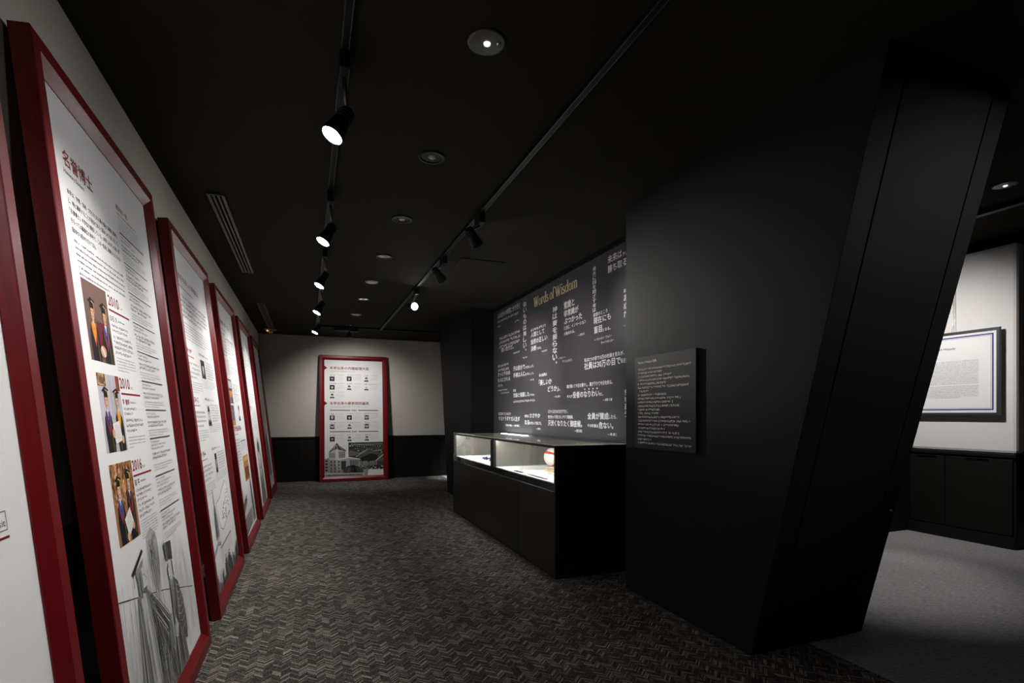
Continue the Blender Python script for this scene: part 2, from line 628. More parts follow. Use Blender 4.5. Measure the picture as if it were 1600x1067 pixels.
LEAN = math.atan(.116)
YS = [.42, 2.06, 3.79, 5.51, 7.23, 8.96]
LBL = [
    'red framed panel nearest the viewer, cut by the left picture edge, mostly blank white',
    'red framed panel with three colour photographs of graduates and dates 2010, 2010 and 2016',
    'red framed panel with three small portraits above a sketched map and row of people',
    'red framed panel with two colourful upright photographs, just beyond the sketched map panel',
    'red framed panel with large grey portrait sketch, second from the back along left wall',
    'red framed panel farthest along the left wall, next to the back corner',
]
frames = []
for y0, lb in zip(YS, LBL):
    frames.append(red_frame('leaning_picture', (-.51, y0, 0.0072), (-LEAN, 0, PI / 2), FW, FH, lb))
INK = PY - .0004
A_, B_, Cc, D_, E_, F_ = [f[1] for f in frames]

RED, BLK, GRY, LGR = '8a1420', '2a2a2c', '77787a', 'a5a6a8'

# --- panel A: small caption box
a = Art(INK)
bx = [(1.06, 1.034), (1.168, 1.034), (1.168, 1.078), (1.06, 1.078), (1.06, 1.034)]
a.line(bx, .0022, '6a6064')
a.rect(.20, 1.014, 1.172, 1.020, '6a1422')
a.build('caption_box', A_)
letters(A_, [('Visit', 1.105, 1.162, 1.043, 1.060)], M['ink_grey'], INK - .0002, 'caption_lettering', thick=0)
a = Art(INK)
a.rows(.20, .95, 1.9, .05, 12, .022, '555558', last=.4)
a.build('text_block', A_)

# --- panel B
letters(B_, [('名誉博士', .214, .486, 2.183, 2.240)], M['ink_red'], INK, 'heading_lettering', 'crimson heading', thick=.022)
letters(B_, [('Honorary Doctors', .207, .386, 2.148, 2.168)], M['ink_black'], INK, 'subtitle_lettering')
P5 = ['本学は、学問・芸術・文化または人類の福祉に顕著な貢献を', 'し、特に顕彰することが適当であると認められた者に対して、', '「名誉博士」の学位を贈呈している。本学にゆかりの深い者', 'をもっては最高位の称号で、この一覧表に掲載された方々は', '国内外から招かれた方々である。']
pcs = []
for i, t in enumerate(P5):
    zt = 2.099 - i * .0335
    pcs.append((t, .209, .728 if i < 4 else .430, zt - .0185, zt))
letters(B_, pcs, M['ink_black'], INK, 'paragraph_lettering', thick=.014)
a = Art(INK)
a.rows(.213, .735, 1.925, .0225, 6, .0105, GRY, cjk=False, gap=.16, last=.6)
a.build('text_block', B_)
letters(B_, [('贈呈者の一覧', .770, .926, 2.228, 2.252)], M['ink_red'], INK, 'column_heading_lettering', thick=.015)
a = Art(INK)
a.rows(.766, 1.053, 2.217, .02, 1, .009, RED, cjk=False)
a.rows(.770, 1.14, 2.196, .0135, 5, .0075, LGR, cjk=True, ragged=.2)
RUL = [2.125, 1.993, 1.861, 1.726, 1.595, 1.461, 1.328, 1.195, 1.019, .857]
a.rect(.774, 2.1215, 1.142, 2.1275, '3a0c14')
for i, z in enumerate(RUL):
    x0, x1 = .776 + .0038 * i, 1.142 + .0045 * i
    if i:
        a.rect(x0, z - .0022, x1, z + .0022, '4a4a4c')
    dz = (z - (RUL[i + 1] if i + 1 < len(RUL) else .70))
    a.rows(x0, x0 + .16, z - .012, .02, 1, .010, GRY)
    a.rows(x0, x0 + .27, z - .028, .015, 2 if dz > .14 else 1, .0085, '7a3840', cjk=True, last=.8)
    a.rows(x0, x1 - .02, z - dz * .38, .017, 2, .012, '5a5a5c', last=.75)
    a.rows(x0, x1 - .02, z - dz * .68, .0115, 3, .0062, LGR, cjk=False, last=.7, gap=.15)
a.build('text_block', B_)

def graduate(a, fx, fz, cx, cz, s, hood, inner, face='c99c82', flip=1, sh=1.0, tassel='d8a93a'):
    """one gowned person in photo coordinates: (cx,cz) is the chin"""
    X = lambda x: fx(cx + x * s * flip)
    Z = lambda z: fz(cz + z * s)
    P = lambda pts: [(X(x), Z(z)) for x, z in pts]
    a.poly(P([(-.55, -3), (-.62, -1.1), (-.5, -.55), (-.18, -.25), (.18, -.25), (.5, -.5), (.62, -1.1), (.55, -3)]), '17171b')
    a.poly(P([(-.34, -.3), (.34, -.3), (.30, -.7), (0, -1.28), (-.3, -.7)]), 'b02230')
    a.poly(P([(-.3, -.26), (.3, -.26), (.24, -.65), (0, -1.12), (-.24, -.65)]), hood)
    a.poly(P([(-.13, -.18), (.13, -.18), (0, -.62)]), inner)
    a.line(P([(-.02, -.2), (0, -.55)]), .0035, '3a4a78')
    a.ell(X(0), Z(.20), abs(fx(.24 * s) - fx(0)), abs(fz(.36 * s) - fz(0)), '2b211d')
    a.ell(X(.02), Z(.16), abs(fx(.215 * s) - fx(0)), abs(fz(.34 * s) - fz(0)), face)
    a.line(P([(-.12, .22), (-.03, .22)]), .0028, '4a3428')
    a.line(P([(.07, .22), (.16, .22)]), .0028, '4a3428')
    a.line(P([(.03, .2), (.05, .1)]), .002, 'a87a62')
    a.line(P([(-.06, .0), (.1, .0)]), .003, '9a4a44')
    a.poly(P([(-.24, .34), (.26, .34), (.24, .58), (-.22, .58)]), '101014')
    a.poly(P([(-.50, .60), (.10, .50), (.52, .66), (-.05, .80)]), '1b1b20')
    a.line(P([(.02, .66), (.30, .58), (.31, .18)]), .0045, tassel)
    a.line(P([(.22, -.4), (.26, -2.2)]), .003, 'b48a2c')

def photo(x0, z0, x1, z1):
    a = Art(INK)
    fx = lambda t: x0 + (x1 - x0) * t
    fz = lambda t: z0 + (z1 - z0) * t
    return a, fx, fz

def clip_art(a, x0, x1, z0, z1):
    for i, (x, y, z) in enumerate(a.v):
        a.v[i] = (min(max(x, x0), x1), y, min(max(z, z0), z1))

# photo 1
a, fx, fz = photo(.220, 1.502, .466, 1.794)
a.rect(.220, 1.502, .466, 1.794, '6b5149')
a.poly([(fx(0), fz(.6)), (fx(1), fz(.5)), (fx(1), fz(1)), (fx(0), fz(1))], '725850')
a.rect(fx(.40), fz(.1), fx(.72), fz(.52), '6a1a20')
graduate(a, fx, fz, .27, .56, .30, 'd98e1c', 'e8c890', face='cf9f88')
graduate(a, fx, fz, .76, .56, .31, '2c3678', 'e8e8ee', face='c99a7c')
a.ell(fx(.52), fz(.14), .030, .022, 'd0a088')
a.line([(fx(.46), fz(.2)), (fx(.58), fz(.08))], .010, 'e8e4dc')
clip_art(a, .220, .466, 1.502, 1.794)
a.build('photograph', B_, 'colour photo of two gowned people before a brown wall')
letters(B_, [('2010', .485, .612, 1.747, 1.788)], M['ink_red'], INK, 'date_lettering', 'crimson 2010', thick=.022)
letters(B_, [('白石 久', .480, .566, 1.684, 1.706)], M['ink_black'], INK, 'name_lettering')
a = Art(INK)
a.rect(.480, 1.7235, .735, 1.7315, RED)
a.rows(.62, .66, 1.762, .02, 1, .010, GRY)
a.rows(.575, .66, 1.700, .02, 1, .009, GRY, cjk=False)
a.rows(.488, .70, 1.672, .020, 2, .010, '6a3038', last=.9)
a.rows(.490, .735, 1.628, .0215, 4, .012, '5e5e60', last=.8)
a.rows(.492, .735, 1.540, .0125, 5, .0068, LGR, cjk=False, last=.6)
a.build('text_block', B_)
# photo 2
a, fx, fz = photo(.240, 1.164, .478, 1.458)
a.rect(.240, 1.164, .478, 1.458, 'b9b8c0')
a.rect(fx(0), fz(.84), fx(.36), fz(1), '8c3a2c')
a.rect(fx(.82), fz(.8), fx(1), fz(1), '8a4030')
for i in range(22):
    a.rect(fx(random.uniform(0, .34)), fz(random.uniform(.84, .97)), fx(random.uniform(0, .34)), fz(random.uniform(.86, 1)), random.choice(('c8a878', '6a2018', 'e0c8a0')), False)
a.hatch([(fx(.36), fz(.3)), (fx(.82), fz(.3)), (fx(.82), fz(1)), (fx(.36), fz(1))], 26, ['a9a8b2', 'c9c8d0', 'b0b0b8'], .004, .5)
graduate(a, fx, fz, .27, .60, .30, '2a3474', 'e6e6ec', face='d2a48c')
graduate(a, fx, fz, .76, .60, .29, 'e0a01e', 'f0d890', face='d0a890', flip=-1)
a.poly([(fx(.40), fz(.36)), (fx(.72), fz(.40)), (fx(.78), fz(.14)), (fx(.44), fz(.10))], 'e4e2dc')
a.rows(fx(.46), fx(.72), fz(.34), .006, 9, .0025, 'a8a8a4', cjk=False)
a.ell(fx(.40), fz(.24), .014, .018, 'd2a48c')
a.ell(fx(.80), fz(.15), .014, .016, 'd2a48c')
clip_art(a, .240, .478, 1.164, 1.458)
a.build('photograph', B_, 'colour photo of two gowned people holding a certificate, silvery backdrop')
letters(B_, [('2010', .488, .612, 1.412, 1.455)], M['ink_red'], INK, 'date_lettering', 'crimson 2010', thick=.022)
letters(B_, [('李 健熙', .491, .580, 1.346, 1.369)], M['ink_red'], INK, 'name_lettering')
a = Art(INK)
a.rect(.490, 1.3865, .747, 1.3945, RED)
a.rows(.622, .66, 1.424, .02, 1, .010, GRY)
a.rows(.590, .67, 1.362, .02, 1, .009, GRY, cjk=False)
a.rows(.496, .66, 1.335, .020, 2, .011, '6a3038', last=.7)
a.rows(.500, .740, 1.288, .0215, 3, .012, '5e5e60', last=.6)
a.rows(.504, .740, 1.216, .0135, 4, .0068, LGR, cjk=False, last=.25)
a.build('text_block', B_)
# photo 3
a, fx, fz = photo(.238, .817, .490, 1.121)
a.rect(.238, .817, .490, 1.121, '9a6a44')
a.layer()
for i in range(160):
    x, z = random.uniform(0, 1), random.uniform(.42, 1)
    a.poly([(fx(x), fz(z)), (fx(x + .05), fz(z + .02)), (fx(x + .03), fz(z + .08)), (fx(x - .02), fz(z + .05))], random.choice(('6a3a20', 'd0a070', 'b07a48', '5a2a18', 'e0b888')), False)
graduate(a, fx, fz, .27, .62, .29, '1f4a9c', 'e8e8f0', face='dcae96')
graduate(a, fx, fz, .72, .68, .28, '24242a', 'd8d8dc', face='d2a48c')
a.poly([(fx(.34), fz(.30)), (fx(.62), fz(.42)), (fx(.74), fz(.20)), (fx(.44), fz(.06))], 'e6e4de')
a.rows(fx(.44), fx(.62), fz(.33), .007, 8, .0025, 'a8a8a4', cjk=False)
a.ell(fx(.42), fz(.07), .015, .017, 'dcae96')
a.ell(fx(.70), fz(.17), .013, .015, 'dcae96')
clip_art(a, .238, .490, .817, 1.121)
a.build('photograph', B_, 'colour photo of two gowned people before red and gold foliage')
letters(B_, [('2016', .500, .630, 1.074, 1.117)], M['ink_red'], INK, 'date_lettering', 'crimson 2016', thick=.022)
letters(B_, [('郭 平', .504, .570, 1.010, 1.038)], M['ink_black'], INK, 'name_lettering')
a = Art(INK)
a.rect(.499, 1.049, .760, 1.057, RED)
a.rows(.640, .68, 1.086, .02, 1, .010, GRY)
a.rows(.578, .66, 1.030, .02, 1, .009, GRY, cjk=False)
a.rows(.504, .735, .998, .020, 3, .011, '6a3038', last=.6)
a.rows(.507, .745, .935, .0215, 3, .012, '5e5e60', last=.75)
a.rows(.510, .750, .868, .0118, 7, .0066, LGR, cjk=False, last=.9)
a.build('text_block', B_)
# engraving of two robed scholars before a tall draped statue
a = Art(INK)
a.hatch([(.10, .10), (1.26, .10), (1.22, .76), (.16, .70)], 150, ['d4d4d2', 'c6c6c4', 'dededc'], .003, .5)
a.hatch([(.14, .08), (.76, .08), (.66, .66), (.20, .60)], 60, ['a8a8a6', 'bcbcba', '8e8e8c'], .0025, .55)
a.hatch([(.44, .50), (.80, .50), (.80, .78), (.48, .78)], 40, ['b2b2b0', 'c8c8c6'], .0025, .5)
a.line([(.10, .655), (.70, .52), (1.232, .375)], .004, '30302f')
a.poly([(.53, .70), (.545, .79), (.62, .82), (.69, .785), (.705, .70), (.67, .56), (.635, .45), (.60, .54), (.55, .62)], 'b6b6b4')
for q in ([(.60, .48), (.64, .46), (.62, .81), (.54, .78)], [(.63, .46), (.67, .54), (.70, .77), (.62, .81)], [(.56, .60), (.69, .62), (.69, .78), (.55, .78)]):
    a.hatch(q, 26, ['4e4e4d', '7a7a78', 'd4d4d2', '989896'], .0026, .5)
for k in range(14):
    x, z = random.uniform(.575, .67), random.uniform(.70, .80)
    a.line([(x, z), (x + random.uniform(-.02, .02), z - .018), (x + random.uniform(-.02, .02), z - .03)], .003, random.choice(('30302f', 'e6e6e4', '4a4a49')))
# left scholar, seen half from behind
a.poly([(.345, .60), (.45, .612), (.535, .55), (.60, .44), (.70, .28), (.80, .05), (.28, .05), (.29, .3)], '8e8e8c')
a.poly([(.385, .60), (.445, .59), (.475, .40), (.50, .05), (.40, .05), (.375, .35)], 'c6c6c4')
a.hatch([(.28, .05), (.40, .05), (.385, .60), (.335, .60)], 34, ['2e2e2d', '5a5a59', 'dcdcda', '7c7c7a'], .003, .3)
a.hatch([(.40, .05), (.50, .05), (.445, .59), (.385, .59)], 18, ['8e8e8c', 'e8e8e6', '6a6a68'], .003, .4)
a.hatch([(.50, .05), (.82, .05), (.535, .55), (.45, .60)], 70, ['232322', '414140', '686866', 'd2d2d0'], .003, .25, .03)
a.hatch([(.52, .20), (.66, .06), (.70, .26), (.56, .48)], 30, ['1e1e1d', 'b8b8b6', '50504f'], .003, .3, -.02)
a.poly([(.49, .55), (.56, .50), (.70, .33), (.76, .30), (.80, .35), (.73, .41), (.62, .50)], '7a7a78')
a.hatch([(.50, .50), (.53, .57), (.78, .37), (.72, .29)], 26, ['222221', 'cfcfcd', '4a4a49'], .0028, .25)
a.line([(.50, .56), (.62, .45), (.72, .32)], .004, '1a1a19')
a.poly([(.395, .60), (.47, .60), (.475, .66), (.455, .70), (.40, .69)], 'd2d2d0')
a.poly([(.365, .60), (.405, .575), (.425, .64), (.42, .69), (.365, .68)], '7c7c7a')
a.hatch([(.365, .59), (.425, .585), (.43, .69), (.365, .68)], 16, ['2a2a29', '585857', 'c0c0be'], .003, .2)
a.line([(.462, .655), (.480, .640), (.466, .632)], .003, '3a3a39')
a.line([(.44, .66), (.458, .662)], .003, '2a2a29')
a.poly([(.43, .61), (.475, .61), (.46, .585), (.43, .59)], '6a6a68')
a.poly([(.36, .665), (.455, .70), (.46, .725), (.355, .695)], '9c9c9a')
a.hatch([(.36, .67), (.455, .70), (.458, .722), (.358, .695)], 7, ['4a4a49', '6e6e6c'], .003, .1)
a.poly([(.312, .700), (.462, .762), (.476, .748), (.330, .684)], '2a2a29')
a.line([(.33, .69), (.325, .64)], .004, '333332')
# right scholar with tall square cap
a.poly([(.80, .49), (.87, .535), (.94, .49), (.985, .40), (1.0, .28), (.95, .20), (.97, .06), (.74, .05), (.77, .25)], '868684')
a.poly([(.87, .53), (.94, .49), (.985, .40), (1.01, .26), (.99, .19), (.95, .20), (.88, .29), (.84, .36)], '5a5a59')
a.hatch([(.85, .31), (1.0, .20), (.98, .44), (.88, .53)], 34, ['bcbcba', '1e1e1d', '333332', '7a7a78'], .0026, .25, .02)
for k in range(7):
    z = .25 + k * .035
    a.line([(.87 + k * .004, z + .03), (.93, z + .01), (.995 - k * .006, z + .02)], .0026, 'c6c6c4')
a.hatch([(.76, .05), (.97, .05), (.91, .32), (.80, .48)], 44, ['333332', '5c5c5b', 'c8c8c6', '7c7c7a'], .003, .3)
a.line([(.80, .49), (.79, .30), (.76, .06)], .004, '1e1e1d')
a.ell(.836, .575, .044, .052, 'd0d0ce')
a.poly([(.86, .62), (.885, .60), (.885, .53), (.865, .54)], '5a5a59')
a.poly([(.795, .53), (.80, .485), (.86, .47), (.88, .53), (.84, .52)], '8a8a88')
a.hatch([(.80, .48), (.865, .47), (.87, .535), (.80, .535)], 14, ['2a2a29', 'e0e0de', '5a5a59'], .0026, .2)
a.line([(.798, .592), (.822, .596)], .004, '1e1e1d')
a.line([(.800, .602), (.824, .608)], .003, '3a3a39')
a.line([(.796, .585), (.788, .565), (.800, .560)], .0028, '4a4a49')
a.line([(.800, .545), (.822, .546)], .003, '4a4a49')
a.poly([(.782, .635), (.895, .610), (.900, .70), (.775, .712)], '3a3a39')
a.poly([(.782, .635), (.815, .628), (.812, .708), (.775, .712)], '767674')
a.hatch([(.78, .64), (.895, .615), (.90, .70), (.775, .71)], 16, ['232322', '8a8a88', '50504f'], .0028, .2)
a.poly([(.775, .31), (.82, .35), (.85, .31), (.82, .26), (.78, .27)], 'd6d6d4')
a.hatch([(.77, .27), (.82, .26), (.84, .34), (.79, .34)], 6, ['333332'], .0028, .1)
a.poly([(.70, .36), (.76, .40), (.78, .32), (.75, .24), (.70, .26)], 'a2a2a0')
a.hatch([(.68, .18), (.78, .18), (.78, .40), (.70, .40)], 22, ['2b2b2a', 'dededc', '555554'], .003, .35)
clip_art(a, .094, 1.276, .094, 2.4)
a.build('engraving', B_, 'grey engraving of two robed scholars')

# --- panel C
letters(Cc, [('百花を彩した早稲田人', .225, .940, 2.212, 2.250)], M['ink_red'], INK, 'heading_lettering', 'crimson heading', thick=.02)
a = Art(INK)
a.rows(.20, .69, 2.172, .02, 1, .012, RED, cjk=False)
a.rows(.215, 1.15, 2.112, .0335, 5, .021, '3c3c3e', last=.75)
a.rows(.210, 1.15, 1.925, .0205, 6, .010, '8a8a8c', cjk=False, last=.8)
for z in (1.755, 1.425, 1.055):
    a.rows(.20, .40, z, .03, 1, .036, RED, cw=.036)
    a.rows(.20, .42, z - .05, .02, 1, .012, 'a85058', cjk=False)
    a.rows(.62, .84, z + .004, .02, 1, .018, '7a3038')
    a.rows(.85, 1.02, z - .002, .02, 1, .010, GRY, cjk=False)
    a.rows(.22, .57, z - .095, .031, 4, .015, '77777a', last=.7)
    a.rows(.23, .60, z - .225, .0165, 5, .008, LGR, cjk=False, last=.6)
    a.rows(.84, 1.20, z - .04, .0205, 7, .011, '77777a', last=.8)
    a.rows(.66, 1.20, z - .19, .0135, 5, .0068, LGR, cjk=False, last=.7)
a.build('text_block', Cc)

def portrait(a, x, z, w_, h_, bg, hair='161616', coat='1a1a1a', bald=False, beard=False, tone='c8c8c6'):
    X = lambda t: x + w_ * t
    Z = lambda t: z + h_ * t
    if bg:
        a.rect(x, z, x + w_, z + h_, bg)
    a.poly([(X(.02), Z(0)), (X(.08), Z(.22)), (X(.34), Z(.34)), (X(.66), Z(.34)), (X(.92), Z(.22)), (X(.98), Z(0))], coat)
    a.poly([(X(.38), Z(.34)), (X(.62), Z(.34)), (X(.5), Z(.06))], 'e8e8e6')
    a.line([(X(.5), Z(.28)), (X(.5), Z(.04))], w_ * .06, '2a2a2a')
    if not bald:
        a.ell(X(.5), Z(.68), w_ * .29, h_ * .29, hair)
    a.ell(X(.5), Z(.58), w_ * .23, h_ * .27, tone)
    if bald:
        a.ell(X(.5), Z(.72), w_ * .22, h_ * .17, tone)
    a.poly([(X(.28), Z(.68)), (X(.72), Z(.68)), (X(.66), Z(.84)), (X(.34), Z(.86))], tone if bald else hair)
    for s in (.40, .60):
        a.line([(X(s - .06), Z(.62)), (X(s + .06), Z(.62))], h_ * .035, '2a2a2a')
    a.line([(X(.5), Z(.58)), (X(.52), Z(.5))], w_ * .03, '8a8a88')
    a.line([(X(.42), Z(.43)), (X(.58), Z(.43))], h_ * .03, '4a4a4a')
    if beard:
        a.poly([(X(.32), Z(.48)), (X(.68), Z(.48)), (X(.6), Z(.26)), (X(.4), Z(.26))], '4a4a4a')

for i, (x, z, w_, h_) in enumerate(((.648, 1.575, .155, .137), (.660, 1.222, .140, .155), (.722, .866, .088, .145))):
    a = Art(INK)
    portrait(a, x, z, w_, h_, ('20242c', 'd4d4d2', '2c3038')[i], coat='14161c')
    clip_art(a, x, x + w_, z, z + h_)
    a.build('portrait_photograph', Cc)
a = Art(INK)
# sketched site plan with scattered marks
pl = [(.52, .66), (.70, .68), (.86, .73), (1.02, .775), (1.075, .75), (1.14, .66), (1.19, .55), (1.10, .52), (.98, .50), (.84, .47), (.70, .44), (.60, .47), (.55, .56)]
a.poly(pl, 'f0f0ee')
a.line(pl + [pl[0]], .006, '7a7a78')
a.layer()
for i in range(150):
    x, z = random.uniform(.58, 1.12), random.uniform(.49, .72)
    if z < .45 + (x - .5) * .47 and z > .43 + (x - .6) * .14:
        a.rect(x, z, x + random.uniform(.008, .02), z + random.uniform(.006, .016), random.choice(('1a1a1a', '3a3a38', '6a6a68')), False)
a.poly([(.39, .50), (.42, .62), (.43, .77), (.45, .77), (.46, .62), (.49, .50)], '8a8a88')
a.hatch([(.36, .40), (.52, .40), (.48, .66), (.40, .66)], 22, ['2c2c2b', '6a6a68', 'd0d0ce'], .005, .2)
a.poly([(.12, .30), (.40, .38), (.52, .36), (.52, .39), (.40, .41), (.12, .34)], 'a2a2a0')
a.line([(.48, .345), (1.01, .365), (1.01, .372)], .010, '555553')
a.poly([(.48, .24), (.50, .34), (1.01, .36), (1.03, .26)], 'dcdcda')
a.layer()
for i in range(40):
    x = .14 + i * .029
    h_ = random.uniform(.06, .15) + (.07 if .55 < x < .9 else 0)
    g = random.choice(('1c1c1b', '454544', '8a8a88', '30302f'))
    a.poly([(x - .012, .07), (x + .012, .07), (x + .010, .07 + h_ * .8), (x - .010, .07 + h_ * .8)], g, False)
    a.ell(x, .07 + h_ * .88, .008, .011, g, 8, step=False)
a.hatch([(.12, .06), (1.26, .06), (1.26, .20), (.12, .24)], 60, ['8a8a88', '3a3a38', 'b8b8b6'], .004, .5)
a.hatch([(1.06, .06), (1.26, .06), (1.26, .26), (1.12, .24)], 24, ['2a2a29', '50504e'], .005, .3)
clip_art(a, .094, 1.276, .094, 2.4)
a.build('engraving', Cc, 'ink sketch of a site plan, tower and crowd')

# --- panel D
letters(D_, [('早稲田スポーツ人', .24, .900, 2.205, 2.250)], M['ink_red'], INK, 'heading_lettering', 'crimson heading', thick=.02)
a = Art(INK)
a.rows(.25, .60, 2.165, .02, 1, .012, RED, cjk=False)
a.rect(.592, 2.083, 1.08, 2.091, '3a3a3c')
a.rows(.24, .56, 2.118, .035, 7, .020, '555558', last=.7)
a.rows(.62, 1.10, 2.07, .03, 5, .016, '77777a', last=.8)
for z in (1.90, 1.80, 1.62, 1.52):
    a.rect(.64, z, 1.10, z + .004, '55555a')
    a.rows(.64, 1.08, z - .015, .018, 4, .009, '8a8a8c', last=.6)
a.rows(.24, .58, 1.86, .018, 9, .009, '9a9a9c', cjk=False, last=.7)
a.rows(.25, .90, 1.19, .03, 1, .050, RED, cw=.05)
a.rows(.26, .56, 1.115, .02, 1, .012, RED, cjk=False)
a.rect(.66, 1.02, 1.10, 1.028, '3a1418')
a.rows(.26, .60, 1.06, .03, 9, .016, '77777a', last=.6)
a.rows(.68, 1.1, 1.0, .02, 4, .010, '8a8a8c', last=.6)
a.build('text_block', D_)
a = Art(INK)
a.rect(.22, 1.42, .54, 1.66, '4a4c5c')
a.rect(.24, 1.57, .52, 1.645, 'c8ccd4')
a.rect(.22, 1.48, .54, 1.545, 'e0a030')
for i in range(6):
    x = .25 + i * .05
    a.rect(x, 1.43, x + .026, 1.50, ('1c2a66', '30323a', 'd8d8de')[i % 3])
    a.ell(x + .013, 1.512, .011, .014, 'c89a80')
a.build('photograph', D_, 'colour photo of a team, amber band')
a = Art(INK)
a.rect(.24, 1.20, .50, 1.40, '585c74')
for i in range(4):
    x = .26 + i * .06
    a.rect(x, 1.20, x + .035, 1.32, ('232a50', 'a8a8b0')[i % 2])
    a.ell(x + .018, 1.34, .014, .018, 'c89a80')
a.rect(.34, 1.20, .46, 1.25, 'd8902c')
a.build('photograph', D_, 'small bluish colour photo')
a = Art(INK)
portrait(a, .80, 1.24, .16, .18, None, coat='3a3a3c')
a.build('portrait_photograph', D_)
a = Art(INK)
a.rect(.70, .595, 1.13, .86, 'b86a24')
a.rect(.74, .80, 1.09, .85, 'd8b070')
for i in range(3):
    x = .78 + i * .11
    a.rect(x, .62, x + .075, .74, ('22242c', '8a2c20', '2c2e38')[i])
    a.ell(x + .037, .765, .022, .028, 'd2a07c')
a.build('photograph', D_, 'orange colour photo of three figures')
a = Art(INK)
a.hatch([(.12, .12), (1.26, .12), (1.26, .5), (.12, .56)], 60, ['dadad8', 'c4c4c2'], .005, .4)
a.poly([(.98, .12), (1.04, .58), (1.12, .60), (1.22, .12)], '9a9a98')
a.hatch([(.98, .12), (1.22, .12), (1.12, .6), (1.03, .58)], 20, ['30302f', '6c6c6a', 'd8d8d6'], .007, .1)
a.poly([(.14, .28), (.60, .40), (.60, .48), (.14, .38)], '6a6a68')
a.poly([(.30, .10), (1.0, .16), (.96, .30), (.34, .28)], 'a8a8a6')
a.hatch([(.12, .10), (.12, .26), (.9, .30), (.9, .14)], 16, ['333332', '7a7a78'], .006, .2)
a.line([(.34, .56), (.40, .44), (.62, .42)], .012, '2c2c2b')
clip_art(a, .094, 1.276, .094, 2.4)
a.build('engraving', D_, 'grey sketch of rooftops and a tower')

# --- panel E
a = Art(INK)
a.rows(.24, .62, 2.20, .03, 1, .045, '8a8a8c', cw=.045)
a.rows(.24, 1.1, 2.10, .04, 6, .016, '9a9a9c', last=.6)
for z in (1.98, 1.80, 1.58):
    a.rect(.56, z, 1.10, z + .004, '66666a')
    a.rows(.56, 1.08, z - .02, .022, 5, .010, '9a9a9c', last=.6)
a.rows(.24, .60, 1.42, .03, 1, .045, RED, cw=.045)
a.rows(.62, 1.10, 1.40, .024, 14, .010, '9a9a9c', last=.6)
a.build('text_block', E_)
a = Art(INK)
a.rect(.20, 1.56, .345, 1.85, 'b01c30')
a.rect(.20, 1.70, .345, 1.76, 'e08030')
a.rect(.20, 1.56, .345, 1.66, '3c2c5a')
a.build('photograph', E_, 'narrow crimson, orange and violet photo')
a = Art(INK)
a.rect(.20, 1.16, .33, 1.30, '50406a')
a.build('photograph', E_)
a = Art(INK)
a.ell(.82, .70, .22, .30, 'bcbcba')
a.hatch([(.60, .30), (1.06, .30), (1.0, .96), (.66, .96)], 50, ['4a4a49', '8a8a88', 'd8d8d6'], .006, .3, .05)
a.ell(.82, .76, .11, .15, 'd6d6d4')
a.ell(.82, .86, .12, .08, '40403f')
a.poly([(.52, .10), (.60, .46), (.74, .58), (.92, .58), (1.06, .46), (1.14, .10)], '747472')
a.hatch([(.52, .10), (1.14, .10), (1.04, .50), (.62, .50)], 44, ['2e2e2d', '565655', 'c4c4c2'], .006, .2)
a.poly([(.76, .56), (.90, .56), (.83, .36)], 'e4e4e2')
a.line([(.76, .77), (.80, .77)], .012, '2a2a2a')
a.line([(.85, .77), (.89, .77)], .012, '2a2a2a')
a.line([(.79, .67), (.87, .67)], .010, '3a3a3a')
clip_art(a, .094, 1.276, .094, 2.4)
a.build('engraving', E_, 'large grey portrait sketch of a seated man')

# --- panel F
a = Art(INK)
a.rows(.30, .75, 2.16, .03, 1, .045, '8a8a8c', cw=.045)
a.rows(.60, 1.1, 2.0, .03, 6, .012, 'a8a8aa', last=.6)
a.rows(.30, 1.1, 1.50, .03, 10, .012, 'b0b0b2', last=.6)
a.build('text_block', F_)
a = Art(INK)
a.poly([(.50, .30), (.50, .86), (.62, 1.0), (.82, 1.0), (.98, .80), (1.04, .30)], '9a9ca4')
a.hatch([(.50, .30), (1.04, .30), (.95, .9), (.52, .95)], 34, ['4c4e58', '70727c', 'c0c2c8'], .010, .2)
a.line([(.86, .30), (1.10, .18)], .014, '1c1c1c')
a.line([(.82, .26), (1.06, .14)], .010, '2c2c2c')
a.build('engraving', F_, 'blue-grey sketch of a tower')

# --- back wall frame
BW, BH = 1.30, 2.485
kb = math.atan(.09)
rb, SB = red_frame('leaning_picture', (.21, 10.815, .006), (-kb, 0, 0), BW, BH,
                   'red framed panel leaning alone against the back wall, with portraits and a domed-tower building')
RM = M['ink_red']
letters(SB, [('本学出身の内閣総理大臣', .191, .941, 2.203, 2.262)], RM, INK, 'heading_lettering', 'dark red upper heading', thick=.02)
letters(SB, [('本学出身の衆参両院議長', .191, .936, 1.500, 1.560)], RM, INK, 'heading_lettering', 'dark red lower heading', thick=.02)
a = Art(INK)
for z in (2.232, 1.528):
    a = Art(INK)
    a.poly([(.093, z - .042), (.150, z), (.093, z + .042)], '7c1420')
    a.build('arrow_mark', SB, 'red arrowhead on the left edge')
a = Art(INK)
a.rows(.191, .675, 2.178, .02, 1, .016, '8a5a60', cjk=False)
a.rows(.191, .58, 1.478, .022, 2, .014, 'a8a0a2', cjk=False)
a.rows(.63, .93, 1.468, .02, 1, .012, 'a8a0a2', cjk=False)
for z in (1.391, .968):
    a.rect(.190, z - .009, .578, z + .009, '7d6a66')
    a.rect(.729, z - .009, 1.119, z + .009, '6d6260')
POR = [(.191, 1.968, 0), (.513, 1.977, 0), (.845, 1.972, 1), (.191, 1.80, 0), (.513, 1.80, 1), (.845, 1.797, 1), (.191, 1.63, 1),
       (.189, 1.196, 0), (.513, 1.200, 0), (.845, 1.205, 2), (.189, 1.022, 2), (.513, 1.024, 1), (.845, 1.030, 2),
       (.189, .777, 0), (.513, .780, 1), (.845, .785, 1)]
